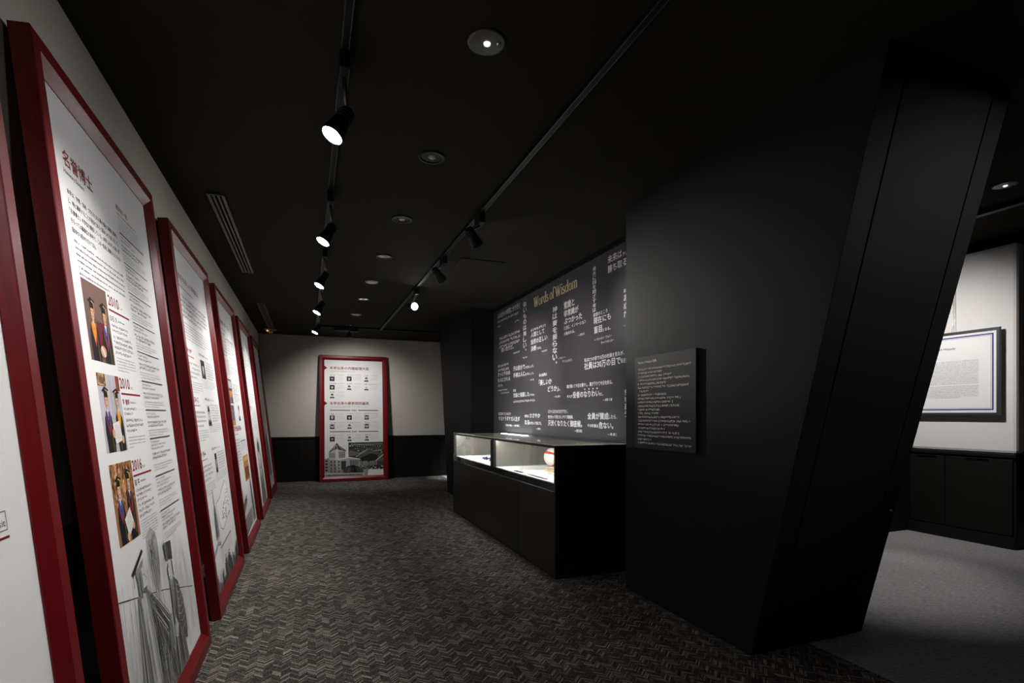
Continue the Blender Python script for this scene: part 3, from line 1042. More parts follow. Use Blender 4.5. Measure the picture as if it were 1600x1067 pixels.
for i, (x, z, k) in enumerate(POR):
    a.rows(x, x + (.12, .16)[i % 2], z + .132, .02, 1, .022, ('4a3030', '3a2c2c')[i % 2], cw=.034, gap=.15)
    a.rows(x + .15, x + .27, z + .136, .014, 2, .009, 'a09a9a', cjk=False)
    a.rows(x + .12, x + .27, z + .085, .020, 4, .009, 'b4b0b0', last=.6)
a.build('text_block', SB)
letters(SB, [('衆議院', .600, .705, 1.375, 1.406)], RM, INK, 'caption_lettering', thick=.01)
letters(SB, [('参議院', .600, .705, .952, .984)], RM, INK, 'caption_lettering', thick=.01)
for i, (x, z, k) in enumerate(POR):
    a = Art(INK)
    portrait(a, x, z, .092, .092, ('2a2a2a', None, '9c9c9a')[k], coat='1c1c1c', bald=(i in (5, 7)), beard=(i in (0, 13)))
    a.build('portrait_photograph', SB)
# assembly hall photograph
a = Art(INK)
a.poly([(.537, .45), (.537, .752), (1.207, .757), (1.207, .213), (.78, .213), (.70, .40)], '3c3c3b')
a.hatch([(.54, .50), (.54, .75), (1.207, .75), (1.207, .58)], 14, ['6a6a68', '1e1e1d', '8a8a88', '50504e'], .012, .1)
for r in range(4):
    for i in range(14):
        x, z = .56 + i * .045 + r * .01, .725 - r * .042 - i * .004
        a.ell(x, z, .011, .010, random.choice(('e0e0de', 'b0b0ae', '1a1a19')), 8, step=False)
a.poly([(.537, .48), (.70, .50), (.72, .56), (.56, .60)], '6c6c6a')
a.poly([(.68, .47), (.90, .60), (1.207, .52), (1.207, .36), (1.02, .36), (.80, .38)], '555553')
a.line([(.68, .47), (.90, .61)], .010, 'c8c8c6')
a.poly([(.76, .44), (.96, .53), (1.10, .50), (1.10, .40), (.90, .36), (.78, .38)], '262625')
a.poly([(.76, .44), (.78, .38), (.90, .36), (1.08, .39), (1.08, .30), (.90, .27), (.78, .31)], '767674')
a.hatch([(.78, .30), (1.08, .29), (1.08, .39), (.78, .39)], 16, ['40403f', '9a9a98'], .008, .1)
a.line([(1.06, .38), (1.207, .50)], .014, 'd0d0ce')
a.layer()
for i in range(40):
    x, z = random.uniform(.78, 1.19), random.uniform(.215, .30)
    a.ell(x, z, .012, .013, random.choice(('0e0e0d', 'dededc', '5a5a58')), 8, step=False)
a.build('photograph', SB, 'grey photo of a tiered assembly hall')
# stepped-tower building
a = Art(INK)
a.poly([(.094, .44), (.17, .46), (.20, .47), (.94, .36), (.90, .094), (.094, .094)], '8f8f8c')
a.poly([(.165, .56), (.30, .63), (.49, .59), (.47, .40), (.17, .42)], 'bdbdba')
a.poly([(.30, .73), (.325, .745), (.345, .72), (.41, .66), (.49, .605), (.49, .58), (.31, .63), (.165, .555), (.19, .60), (.25, .665)], '50504e')
a.hatch([(.18, .58), (.48, .60), (.34, .72), (.30, .72)], 10, ['d0d0cd', '2a2a29'], .006, .1)
a.poly([(.30, .62), (.34, .63), (.35, .30), (.30, .30)], 'dcdcd9')
a.layer()
for i in range(7):
    a.rect(.365 + i * .016, .46, .373 + i * .016, .575, '3e3e3d', False)
for i in range(5):
    a.rect(.185 + i * .022, .46, .195 + i * .022, .55, '4c4c4b', False)
a.poly([(.31, .42), (.52, .455), (.56, .47), (.74, .42), (.74, .30), (.31, .20)], 'a9a9a6')
a.poly([(.33, .425), (.54, .468), (.76, .425), (.76, .41), (.54, .447), (.33, .405)], 'e2e2df')
a.rect(.40, .22, .49, .39, '3a3840')
a.layer()
for i in range(6):
    a.rect(.565 + i * .028, .30, .580 + i * .028, .41, '2e2e2d', False)
for r in range(4):
    for i in range(3):
        a.rect(.205 + i * .07, .36 - r * .065, .225 + i * .07, .40 - r * .065, '2c2c2b', False)
for r in range(5):
    a.rect(.105 + r * .0, .38 - r * .06, .15, .415 - r * .06, '3a3a39', False)
a.poly([(.43, .20), (.52, .29), (.62, .31), (.72, .28), (.82, .19), (.80, .15), (.45, .15)], '30302f')
a.ell(.62, .24, .07, .07, '1c1c1b')
a.hatch([(.44, .15), (.82, .15), (.76, .27), (.50, .28)], 30, ['141413', '5c5c5a', '787876'], .007, .2)
a.poly([(.094, .094), (.094, .18), (.40, .16), (.85, .15), (.83, .094)], 'b4b4b1')
a.hatch([(.094, .094), (.094, .13), (.83, .13), (.83, .094)], 4, ['3c3c3b', '6a6a68'], .006, .1)
a.layer()
for i in range(26):
    x = .11 + i * .027
    a.ell(x, .105 + random.uniform(0, .02), .012, .010, random.choice(('2c2c2b', '50504e')), 8, step=False)
clip_art(a, .092, 1.21, .092, 2.4)
a.build('photograph', SB, 'grey photo of a stepped-tower parliament building')

# ------------------------------------------------------------------ quotation wall
qw = struct(MB().box(0, 3.95, 0, 0.012, 0.0, 2.79).build('wall_right', M['quote']))
qw.location = (2.548, 7.35, 0)
qw.rotation_euler = (0, 0, -PI / 2)
QY = -0.0006
CAMZ, FPX, PXX, PYY = 1.3, 827.0, 800.0, 648.0
TH = math.atan(319 / 827)

def wq(u, v):
    """photo measurement -> position on the quotation wall (metres from its far end, height)"""
    c, s = math.cos(TH), math.sin(TH)
    p = (u - PXX) / FPX
    t = 2.548 / (p * c + s)
    return 7.35 - t * (-p * s + c), CAMZ - t * (v - PYY) / FPX

def Z1(x, y): return (760 + x / 5.926, 360 + y / 5.926)
def Z1b(x, y): return (760 + x / 5.926, 520 + y / 5.926)
def Z2(x, y): return (770 + x / 8.89, 460 + y / 8.89)
def Z3(x, y): return (860 + x / 6.672, 440 + y / 6.672)
def Z4(x, y): return (770 + x / 8.21, 560 + y / 8.21)

def hline(z, s, xl, yt, yb, xr):
    x0, zt = wq(*z(xl, yt))
    _, zb = wq(*z(xl, yb))
    x1, _ = wq(*z(xr, yt))
    return (s, x0, x1, zb, zt)

def vline(z, s, xl, xr, yt, yb):
    x0, zt = wq(*z(xl, yt))
    x1, _ = wq(*z(xr, yt))
    _, zb = wq(*z((xl + xr) / 2, yb))
    return (s, x0, x1, zb, zt, 'v')

QUOTES = [
    [hline(Z2, '人は自分の時間にきり行く', 65, 275, 345, 378)],
    [vline(Z2, '強いものは美しい。', 424, 466, 110, 835)],
    [hline(Z2, '人間として', 530, 535, 600, 716), hline(Z2, '当然の正しい', 530, 630, 700, 757), hline(Z2, '決断', 530, 725, 795, 606), hline(Z2, 'である。', 612, 735, 770, 675)],
    [vline(Z3, '神は賽を振らない。', 24, 70, 268, 900)],
    [hline(Z3, '常識と', 142, 215, 290, 250), hline(Z3, '非常識が', 142, 305, 372, 292), hline(Z3, 'ぶつかった', 145, 388, 446, 330), hline(Z3, 'ときに、イノベーション', 145, 468, 505, 370), hline(Z3, 'が産まれる。', 145, 530, 563, 255), hline(Z3, '― 井深 大', 288, 548, 572, 356)],
    [vline(Z1, '過去に目を閉ざす者は', 985, 1014, 342, 760), hline(Z3, '結局のところ', 448, 330, 370, 596), hline(Z3, '現在にも', 450, 378, 448, 630), hline(Z3, '盲目', 455, 470, 545, 538), hline(Z3, 'となる。', 545, 488, 520, 628), hline(Z3, '― リヒャルト・フォン・', 460, 595, 622, 638), hline(Z3, 'ヴァイツゼッカー', 528, 625, 652, 662)],
    [hline(Z1, '未来は', 1125, 240, 310, 1254), hline(Z1, '予測', 1260, 205, 240, 1312), hline(Z1, '勝ち取る', 1125, 330, 398, 1300)],
    [vline(Z3, 'あぬれ', 765, 806, 135, 385), hline(Z3, '高い', 764, 78, 118, 812), hline(Z3, '― 名', 762, 452, 470, 812)],
    [hline(Z3, '私は2つの目で15万の社員を見るが、', 354, 800, 840, 768), hline(Z3, '社員は30万の目で', 354, 848, 920, 732), hline(Z3, '私を見る', 736, 800, 850, 830)],
    [hline(Z3, '― アルバート・', 82, 792, 812, 160), hline(Z3, 'アインシュタイン', 124, 820, 848, 226)],
    [hline(Z4, 'きっと不自由', 68, 185, 232, 220), hline(Z4, 'な人にされる', 66, 258, 308, 222), hline(Z4, 'だろう。', 68, 338, 366, 130)],
    [hline(Z4, '汗は自分で', 262, 104, 165, 412), hline(Z4, 'かきましょう、', 416, 100, 132, 524), hline(Z4, '手柄は人に', 264, 190, 250, 412), hline(Z4, 'あげましょう。', 416, 190, 220, 524), hline(Z4, '― 竹下 登', 474, 268, 290, 528)],
    [hline(Z4, '私の基準は', 596, 197, 236, 694), hline(Z4, '「美しいか', 592, 275, 350, 756), hline(Z4, 'どうか」', 706, 358, 430, 838), hline(Z4, 'だ。', 840, 388, 414, 868), hline(Z4, '― 中山 素平', 785, 478, 504, 864)],
    [hline(Z4, '政治', 262, 395, 430, 297), hline(Z4, '世論と格闘した', 264, 445, 502, 468), hline(Z4, 'のである。', 470, 455, 480, 536)],
    [hline(Z4, '花に嵐のたとえもあるぞ', 74, 692, 726, 230), hline(Z4, 'サヨナラダケガ人生ダ', 76, 742, 796, 346), hline(Z4, '『厄除け詩集』― 井伏 鱒二', 163, 842, 868, 345)],
    [hline(Z4, '野球は', 410, 722, 756, 462), hline(Z4, 'ささやか', 474, 705, 758, 608), hline(Z4, 'なる', 410, 788, 846, 468), hline(Z4, 'ものをもって大切にする。', 470, 806, 846, 624), hline(Z4, '― 野村', 555, 888, 914, 612)],
    [hline(Z1b, 'エライ人たちの力だけでなく、', 572, 712, 744, 756), hline(Z1b, '抱き合って何とかしやりて御座候、', 572, 762, 792, 804), hline(Z1b, '只渋くなりたく御座候。', 572, 806, 860, 886), hline(Z1b, '― 夏目 漱石', 818, 892, 918, 886)],
    [hline(Z1b, '全員が賛成', 937, 740, 800, 1130), hline(Z1b, 'したら、', 1134, 758, 795, 1208), hline(Z1b, 'その計画は', 937, 842, 872, 1036), hline(Z1b, '危ない。', 1042, 824, 884, 1174), hline(Z1b, '― 堤 清二', 1122, 926, 950, 1208)],
    [hline(Z1b, '幕が開いて今日を費やし、幕が下りて今日を終る。', 745, 482, 516, 1168), hline(Z1b, 'それが', 746, 575, 603, 796), hline(Z1b, '役者のなりわい', 800, 546, 604, 1044), hline(Z1b, 'だ。', 1046, 555, 582, 1080), hline(Z1b, '― 森繁 久彌', 1080, 608, 632, 1164)],
    [vline(Z1b, '色地運う', 1280, 1304, 520, 790)],
    [hline(Z2, '若い世代だ。', 120, 745, 805, 288)],
]
for q in QUOTES:
    letters(qw, q, M['ink_white'], QY, 'quote_lettering', thick=.024)
a = Art(QY)
WHT = 'efeff1'
def qrows(z, xl, xr, yts, h, col=WHT):
    for yt in yts:
        x0, zt = wq(*z(xl, yt))
        x1, _ = wq(*z(xr, yt))
        _, zb = wq(*z(xl, yt + h))
        a.rows(x0, x1, zt, .03, 1, zt - zb, col, gap=.05, bold=1.4)
qrows(Z2, 66, 355, (375,), 32)
qrows(Z2, 66, 118, (440,), 28)
qrows(Z2, 300, 362, (372,), 20)
qrows(Z2, 90, 382, (600, 658, 718), 36)
qrows(Z2, 282, 375, (808,), 20)
qrows(Z2, 415, 482, (870,), 24)
qrows(Z2, 530, 735, (485,), 32)
qrows(Z2, 680, 755, (782,), 22)
qrows(Z4, 68, 212, (88, 140), 30)
qrows(Z4, 70, 188, (402,), 20)
qrows(Z4, 108, 214, (438,), 16)
qrows(Z4, 264, 552, (540,), 26)
x0, z0 = wq(*Z1b(905, 520))
for i in range(4):
    xx, zz = wq(*Z1b(912 + i * 38, 522 - i * 3))
    a.ell(xx, zz, .012, .008, WHT, 8, step=False)
a.build('small_quote_lettering', qw)

# gold serif title drawn letter by letter
def serif_title(parent, x0, x1, zb, zt, y):
    polys = []
    def st(pts, w0, w1=None):
        w1 = w0 if w1 is None else w1
        w0, w1 = w0 * 1.2 + .02, w1 * 1.2 + .02
        n = len(pts)
        L, R = [], []
        for i, p in enumerate(pts):
            a_, b_ = pts[max(0, i - 1)], pts[min(n - 1, i + 1)]
            dx, dy = b_[0] - a_[0], b_[1] - a_[1]
            l = math.hypot(dx, dy) or 1
            ww = w0 + (w1 - w0) * i / max(1, n - 1)
            nx, ny = -dy / l * ww / 2, dx / l * ww / 2
            L.append((p[0] + nx, p[1] + ny)); R.append((p[0] - nx, p[1] - ny))
        for i in range(n - 1):
            polys.append([L[i], L[i + 1], R[i + 1], R[i]])
    def bar(cx, y_, w_=.34, t=.05): polys.append([(cx - w_ / 2, y_ - t / 2), (cx + w_ / 2, y_ - t / 2), (cx + w_ / 2, y_ + t / 2), (cx - w_ / 2, y_ + t / 2)])
    def ring(cx, cy, rx, ry):
        n = 20
        for i in range(n):
            q = []
            for j, (ex, ey) in ((i, (1, 1)), (i + 1, (1, 1)), (i + 1, (0, 0)), (i, (0, 0))):
                t = 2 * PI * j / n
                if ex: q.append((cx + rx * math.cos(t), cy + ry * math.sin(t)))
                else: q.append((cx + (rx - .15) * math.cos(t), cy + (ry - .06) * math.sin(t)))
            polys.append(q)
    def arc(cx, cy, rx, ry, a0, a1, w0, w1):
        st([(cx + rx * math.cos(a0 + (a1 - a0) * i / 10), cy + ry * math.sin(a0 + (a1 - a0) * i / 10)) for i in range(11)], w0, w1)
    def Wl(x):
        st([(x + .08, 1.45), (x + .45, 0)], .17); st([(x + .45, 0), (x + .78, 1.35)], .07)
        st([(x + .72, 1.45), (x + 1.08, 0)], .17); st([(x + 1.08, 0), (x + 1.42, 1.45)], .07)
        bar(x + .08, 1.46, .36); bar(x + .72, 1.46, .34); bar(x + 1.42, 1.46, .30)
        return x + 1.66
    def ol(x): ring(x + .42, .5, .40, .53); return x + .92
    def stem(x, h): st([(x, 0), (x, h)], .15); bar(x, .025, .34)
    def rl(x):
        stem(x + .16, 1.0); bar(x + .06, .98, .18); arc(x + .40, .70, .22, .28, PI, PI * .3, .06, .16); return x + .68
    def dl(x): ring(x + .40, .5, .38, .53); st([(x + .74, 0), (x + .74, 1.6)], .15); bar(x + .66, 1.58, .2); bar(x + .82, .025, .2); return x + 1.02
    def sl(x):
        arc(x + .32, .76, .22, .22, .3, PI * 1.0, .06, .10); st([(x + .10, .76), (x + .18, .60), (x + .44, .42), (x + .54, .26)], .14, .14)
        arc(x + .30, .25, .24, .24, .05, -PI * .95, .10, .06); return x + .68
    def fl(x): stem(x + .20, 1.25); arc(x + .44, 1.25, .24, .33, PI, PI * .2, .14, .10); bar(x + .24, .98, .50); return x + .56
    def il(x): stem(x + .18, 1.0); bar(x + .10, .98, .2); polys.append([(x + .18 + .11 * math.cos(t * PI / 5), 1.38 + .11 * math.sin(t * PI / 5)) for t in range(10)]); return x + .42
    def ml(x):
        stem(x + .16, 1.0); bar(x + .08, .98, .2)
        for k in (0, 1):
            arc(x + .42 + k * .52, .68, .26, .30, PI, 0, .07, .13); st([(x + .68 + k * .52, .70), (x + .68 + k * .52, 0)], .15); bar(x + .68 + k * .52, .025, .34)
        return x + 1.46
    x = 0
    for ch in 'Words of Wisdom':
        x = x + .34 if ch == ' ' else {'W': Wl, 'o': ol, 'r': rl, 'd': dl, 's': sl, 'f': fl, 'i': il, 'm': ml}[ch](x)
    sx = (x1 - x0) / x
    sz = (zt - zb) / 1.6
    mb = MB()
    for p in polys:
        n = len(p)
        vs = [(x0 + a_ * sx, y, zb + b_ * sz) for a_, b_ in p] + [(x0 + a_ * sx, y + .004, zb + b_ * sz) for a_, b_ in p]
        mb.add(vs, [tuple(range(n))] + [(i, (i + 1) % n, (i + 1) % n + n, i + n) for i in range(n)])
    o = mb.build('title_lettering', M['gold'], parent)
    o['label'] = 'gold serif title Words of Wisdom'
tx0, tz0 = wq(834.8, 479.0)
tx1, tz1 = wq(903, 449)
_, tzt = wq(834.8, 466)
serif_title(qw, tx0, tx1, tz0 - .01, tz0 + (tzt - tz0) * 1.12, -0.005)

# source list sign on the near block
sg = MB().box(0, .645, 0, .018, 0, .648).build('source_sign', M['sign'], bevel=.001)
sg.location = (2.2115, 3.257, 1.062)
sg.rotation_euler = (0, 0, -PI / 2)
tag(sg, 'dark grey square sign listing quotation sources, fixed on the near black wall', 'sign')
SY = -.0004
letters(sg, [('Words of Wisdom 出典', .037, .250, .599, .619)], M['ink_white'], SY, 'heading_lettering', thick=.014)
a = Art(SY)
lens = [1, .50, .68, .97, .56, .95, .20, .58, .84, .70, .80, .46, .44, .80, .99, .81, .56, .80, .99, .28, 1]
for i, l in enumerate(lens):
    xo = .018 if i == 6 else 0
    a.rows(.037 + xo, .037 + xo + .57 * l, .566 - i * .0259, .02, 1, .0135, 'f2f2f2', gap=.08, bold=1.5)
a.build('text_block', sg)

# ------------------------------------------------------------------ display case
CX0, CX1, CY0, CY1, CT = 1.82, 2.544, 3.77, 6.90, 1.064
ca = empty('display_case', ((CX0 + CX1) / 2, (CY0 + CY1) / 2, 0))
tag(ca, 'long black display case with two lit glazed compartments below the quotation wall', 'display case')
O = Vector(ca.location)
def cpart(name, m, boxes, bevel=.002):
    mb = MB()
    for b in boxes:
        mb.box(b[0] - O.x, b[1] - O.x, b[2] - O.y, b[3] - O.y, b[4], b[5])
    return mb.build(name, m, ca, bevel)
cpart('base', M['case'], [(CX0 + .018, CX1, CY0 + .026, CY1 - .02, 0.0, .690)])
for y0, y1 in ((3.797, 4.551), (4.557, 6.137), (6.143, CY1)):
    cpart('front_panel', M['case'], [(CX0, CX0 + .016, y0, y1, .004, .690)])
cpart('end_panel', M['case'], [(CX0, CX1, CY0, CY0 + .025, 0.0, CT - .010)])
cpart('end_panel', M['case'], [(CX0 + .018, CX1, CY1 - .018, CY1, .690, CT - .010)])
cpart('lower_rail', M['case'], [(CX0 + .008, CX0 + .03, CY0 + .026, CY1 - .019, .697, .750), (CX0 + .03, CX1, CY0 + .026, CY1 - .019, .697, .735)])
cpart('divider', M['case'], [(CX0 + .008, CX1 - .02, 5.285, 5.385, .736, CT - .014)])
cpart('top_rim', M['case'], [(CX0, CX0 + .012, CY0, CY1, CT - .030, CT - .009), (CX1 - .03, CX1, CY0 + .03, CY1 - .02, CT - .030, CT - .009)])
cpart('top_glass', M['glass'], [(CX0, CX1, CY0, 5.333, CT - .008, CT)], 0)
cpart('top_glass', M['glass'], [(CX0, CX1, 5.337, CY1, CT - .008, CT)], 0)
cpart('front_glass', M['glass'], [(CX0, CX0 + .006, CY0 + .026, 5.333, .697, CT - .031)], 0)
cpart('front_glass', M['glass'], [(CX0, CX0 + .006, 5.337, CY1, .697, CT - .031)], 0)
for y0, y1 in ((CY0 + .026, 5.284), (5.386, CY1 - .019)):
    cpart('display_deck', M['deck'], [(CX0 + .031, CX1 - .021, y0, y1, .7355, .752)], .001)
    cpart('back_lining', M['case_back'], [(CX1 - .020, CX1 - .004, y0, y1, .7355, CT - .031)], 0)
    cpart('side_lining', M['case_back'], [(CX0 + .035, CX1 - .022, y1 - .006, y1 - .001, .753, CT - .012)], 0)
    if y0 > 5:
        lb = cpart('led_bar', M['led'], [(CX1 - .062, CX1 - .040, y0 + .56, y1 - .02, CT - .026, CT - .014)], 0)
        lb['label'] = 'lit white LED bar under the rear of the glass top'
    cpart('led_bar', M['led'], [(CX0 + .014, CX0 + .026, y0 + .02, y1 - .02, CT - .026, CT - .014)], 0)

def case_led(y0, y1, watts):
    d = bpy.data.lights.new('led_light', 'AREA')
    d.shape = 'RECTANGLE'
    d.size, d.size_y = .012, y1 - y0 - .04
    d.energy = watts
    d.color = (1.0, .985, .95)
    o = bpy.data.objects.new('led_light', d)
    C.objects.link(o)
    o.parent = ca
    o.location = (CX0 + .0265 - O.x, (y0 + y1) / 2 - O.y, CT - .029)
    o.rotation_euler = (0, math.radians(-32), 0)
case_led(CY0 + .026, 5.284, 7.0)
case_led(5.386, CY1 - .019, 7.0)

DZ = .7525
def flat_thing(name, m, x, y, wx, wy, h, rz, label, cat, lines=0, group=None):
    r = MB().box(-wx / 2, wx / 2, -wy / 2, wy / 2, 0, h).build(name, m, None, .001)
    r.location = (x, y, DZ)
    r.rotation_euler = (0, 0, rz)
    tag(r, label, cat, group)
    if lines:
        a = Art(0)
        a.rows(-wx * .4, wx * .4, wy * .4, wy * .8 / lines, lines, wy * .35 / lines, '6a6a6c')
        # lay the print flat on the sheet
        for i, (px, py, pz) in enumerate(a.v):
            a.v[i] = (px, pz, h + .0004)
        a.build('printed_lines', r)
    return r
flat_thing('document', M['booklet'], 2.12, 4.92, .20, .30, .004, 1.4, 'flat aged document lying by the back lining of the near compartment', 'document', 9)
flat_thing('letter_sheet', M['paper'], 2.02, 4.42, .22, .30, .003, 1.75, 'white letter sheet lying between the aged document and the ball', 'document', 10)
flat_thing('caption_strip', M['sign'], 1.89, 4.72, .03, .20, .006, 0.0, 'small grey caption strip along the glass, farther of two', 'caption')
flat_thing('caption_strip', M['metal_grey'], 1.885, 4.28, .028, .40, .006, 0.0, 'long grey caption strip along the glass, nearer of two', 'caption')
flat_thing('open_booklet', M['paper'], 2.15, 5.62, .20, .26, .012, .2, 'white open booklet in the far compartment behind the violet medal ribbon', 'booklet', 8)
tb = MB().box(-.035, .035, -.09, .09, 0, .022).build('wooden_block', M['tan'], None, .003)
tb.location = (2.20, 4.62, DZ); tb.rotation_euler = (0, 0, .15)
tag(tb, 'tan wooden block lying in front of the ball', 'block')
# rugby ball
ball = empty('signed_ball', (2.40, 4.99, DZ + .105))
tag(ball, 'ivory rugby ball with red bands and handwriting in the near compartment', 'ball')
def ball_pt(t, ph, r=1.0):
    return (.103 * r * math.sin(t) * math.cos(ph), .142 * r * math.cos(t), .103 * r * math.sin(t) * math.sin(ph))
vs, fs = [], []
for i in range(17):
    for k in range(28):
        vs.append(ball_pt(PI * min(max(i / 16, .004), .996), 2 * PI * k / 28))
for i in range(16):
    for k in range(28):
        fs.append((i * 28 + k, i * 28 + (k + 1) % 28, (i + 1) * 28 + (k + 1) % 28, (i + 1) * 28 + k))
fs += [tuple(range(28)), tuple(range(16 * 28, 17 * 28))]
MB().add(vs, fs, True).build('ball_skin', M['ball'], ball)
for ph0 in (2.25, 3.9, 5.4, .8):
    vs, fs = [], []
    for i in range(17):
        t = PI * (.06 + .88 * i / 16)
        wd = .13
        bow = .35 * math.sin(t)
        for s in (-1, 1):
            vs.append(ball_pt(t, ph0 + bow + s * wd, 1.012))
    fs = [(2 * i, 2 * i + 1, 2 * i + 3, 2 * i + 2) for i in range(16)]
    MB().add(vs, fs, True).build('red_band', M['ball_red'], ball)
vs, fs = [], []
random.seed(3)
for r in range(4):
    for i in range(9):
        if random.random() < .25: continue
        t, ph = .55 + i * .05, 2.75 + r * .17
        k = len(vs)
        vs += [ball_pt(t, ph, 1.008), ball_pt(t + .03, ph + .01, 1.008), ball_pt(t + .03, ph + .05, 1.008), ball_pt(t + .01, ph + .06, 1.008)]
        fs.append((k, k + 1, k + 2, k + 3))
MB().add(vs, fs).build('handwriting', M['ink_black'], ball)
for k_ in range(1):
    st_ = MB().lathe([(0, 0), (.055, 0), (.055, .006), (.04, .010), (.04, .004), (0, .004)], (2.40, 4.99, DZ), n=24).build('ball_stand', M['deck'])
    tag(st_, 'small round stand under the ball', 'stand')
# medal with violet ribbon
md = empty('medal', (2.02, 5.86, DZ))
tag(md, 'brass medal with crumpled violet ribbon in the far compartment', 'medal')
for q in range(4):
    pts = []
    for i in range(22):
        t = i / 21
        pts.append((-.05 + .07 * math.sin(3.1 * t + q) + .03 * q, -.14 + .26 * t + .03 * math.sin(7 * t + q * 2), .012 + .030 * abs(math.sin(PI * t * 2 + q))))
    vs, fs = [], []
    for p in pts:
        vs += [(p[0] - .016, p[1], p[2]), (p[0] + .016, p[1] + .006, p[2] + .008)]
    fs = [(2 * i, 2 * i + 1, 2 * i + 3, 2 * i + 2) for i in range(21)]
    o = MB().add(vs, fs, True).build('ribbon', M['ribbon'], md)
    sm = o.modifiers.new('thick', 'SOLIDIFY'); sm.thickness = .003
MB().lathe([(0, .009), (.02, .009), (.032, .006), (.036, .003), (.036, 0), (0, 0)], (.09, .10, .001), n=20).build('medal_disc', M['brass'], md)
for k, (x, y, lb) in enumerate(((2.26, 6.18, 'round brass medal lying nearest the far end of the case'), (2.28, 5.98, 'round brass medal lying beside the violet ribbon'))):
    o = MB().lathe([(0, .010), (.03, .010), (.042, .006), (.045, .003), (.045, 0), (0, 0)], (0, 0, 0), n=20).build('medal', M['brass'])
    o.location = (x, y, DZ)
    tag(o, lb, 'medal')

# ------------------------------------------------------------------ side gallery
gw = MB()
gw.box(6.36, 6.50, 3.0, 3.97, .92, 2.967)
struct(gw.build('wall_gallery', M['white_wall'], bevel=.03))
struct(MB().box(3.11, 7.5, 3.97, 4.07, 0, 3.06).build('wall_partition', M['block']))
cb = empty('base_cabinet', (6.5, 3.5, 0))
tag(cb, 'low black wall cabinet with two doors under the framed text in the side gallery', 'cabinet')
def gpart(name, b, m=M['wainscot'], bevel=.003):
    return MB().box(b[0] - 6.5, b[1] - 6.5, b[2] - 3.5, b[3] - 3.5, b[4], b[5]).build(name, m, cb, bevel)
gpart('carcass', (6.345, 7.2, 3.0, 3.965, .0, .885))
gpart('top', (6.31, 7.2, 2.985, 3.965, .886, .918))
for y0, y1 in ((3.02, 3.597), (3.603, 3.95)):
    d = gpart('door', (6.325, 6.344, y0, y1, .13, .865))
    yc = (y0 + y1) / 2
    MB().box(6.318 - 6.5, 6.324 - 6.5, yc - .10 - 3.5, yc + .10 - 3.5, .845, .862).build('finger_pull', M['void'], d)
gpart('plinth', (6.318, 6.344, 3.0, 3.965, 0.0, .12))

pf = empty('framed_text', (6.285, 3.925, 1.295))
pf.rotation_euler = (0, 0, -PI / 2)
tag(pf, 'charcoal framed text sheet with violet border hanging by wires on the white wall', 'framed text')
PW, PH = .825, .865
mitred_frame(pf, PW, PH, [(0, .028), (0, .002), (.002, 0), (.026, 0), (.028, .010), (.028, .028)], M['poster_frame'])
sh = MB().box(.026, PW - .026, .008, .020, .026, PH - .026).build('printed_sheet', M['paper'], pf)
pi_ = .0074
a = Art(pi_)
for ins, wd, col in ((.052, .012, '3a2a7c'), (.070, .003, '6a5aa0')):
    x0, x1, z0, z1 = ins, PW - ins, ins, PH - ins
    for r in ((x0, z0, x1, z0 + wd), (x0, z1 - wd, x1, z1), (x0, z0, x0 + wd, z1), (x1 - wd, z0, x1, z1)):
        a.rect(*r, col)
a.build('violet_border', sh, 'violet double border')
letters(sh, [('Philosophy of Waseda', .13, .443, .678, .706)], M['ink_black'], pi_, 'title_lettering', thick=.01)
a = Art(pi_)
a.rows(.12, .65, .565, .0145, 17, .0075, '8a8a90', cjk=False, gap=.14)
a.rows(.12, .65, .305, .0145, 9, .0075, '8a8a90', cjk=False, gap=.14, last=.7)
a.build('text_block', sh)
MB().tube([(.395, .032, PH - .03), (.395, .055, PH + .10), (.395, .068, PH + .76)], .0018, 6).build('hanging_wire', M['wire'], pf)
MB().tube([(.412, .032, PH - .03), (.412, .055, PH + .10), (.412, .068, PH + .76)], .0018, 6).build('hanging_wire', M['wire'], pf)
MB().box(.385, .422, .058, .0735, PH + .75, PH + .79).build('wire_hook', M['wire'], pf)

# ------------------------------------------------------------------ ceiling fittings
TZ = CEIL - .002
def track(name, x, y0, y1, label, along='y'):
    r = empty(name, (x, (y0 + y1) / 2, TZ) if along == 'y' else ((y0 + y1) / 2, x, TZ))
    if along == 'x':
        r.rotation_euler = (0, 0, -PI / 2)
    L = (y1 - y0) / 2
    MB().box(-.018, .018, -L, L, -.022, 0).build('rail', M['metal_black'], r, .001)
    for s in (-1, 1):
        MB().box(s * .0145 - .0016, s * .0145 + .0016, -L, L, -.0245, -.0222).build('lip', M['vent'], r)
    for s in (-1, 1):
        MB().box(-.019, .019, s * L - (.03 if s > 0 else 0), s * L + (0 if s > 0 else .03), -.026, 0).build('end_cap', M['metal_black'], r)
    return tag(r, label, 'lighting track')
track('lighting_track', .145, -1.2, 9.70, 'long black ceiling lighting track above the leaning red panels')
track('lighting_track', 1.225, -.5, 9.70, 'black ceiling lighting track nearer the quotation wall')
track('lighting_track', 9.735, .10, 2.42, 'short black cross track in front of the back wall', 'x')

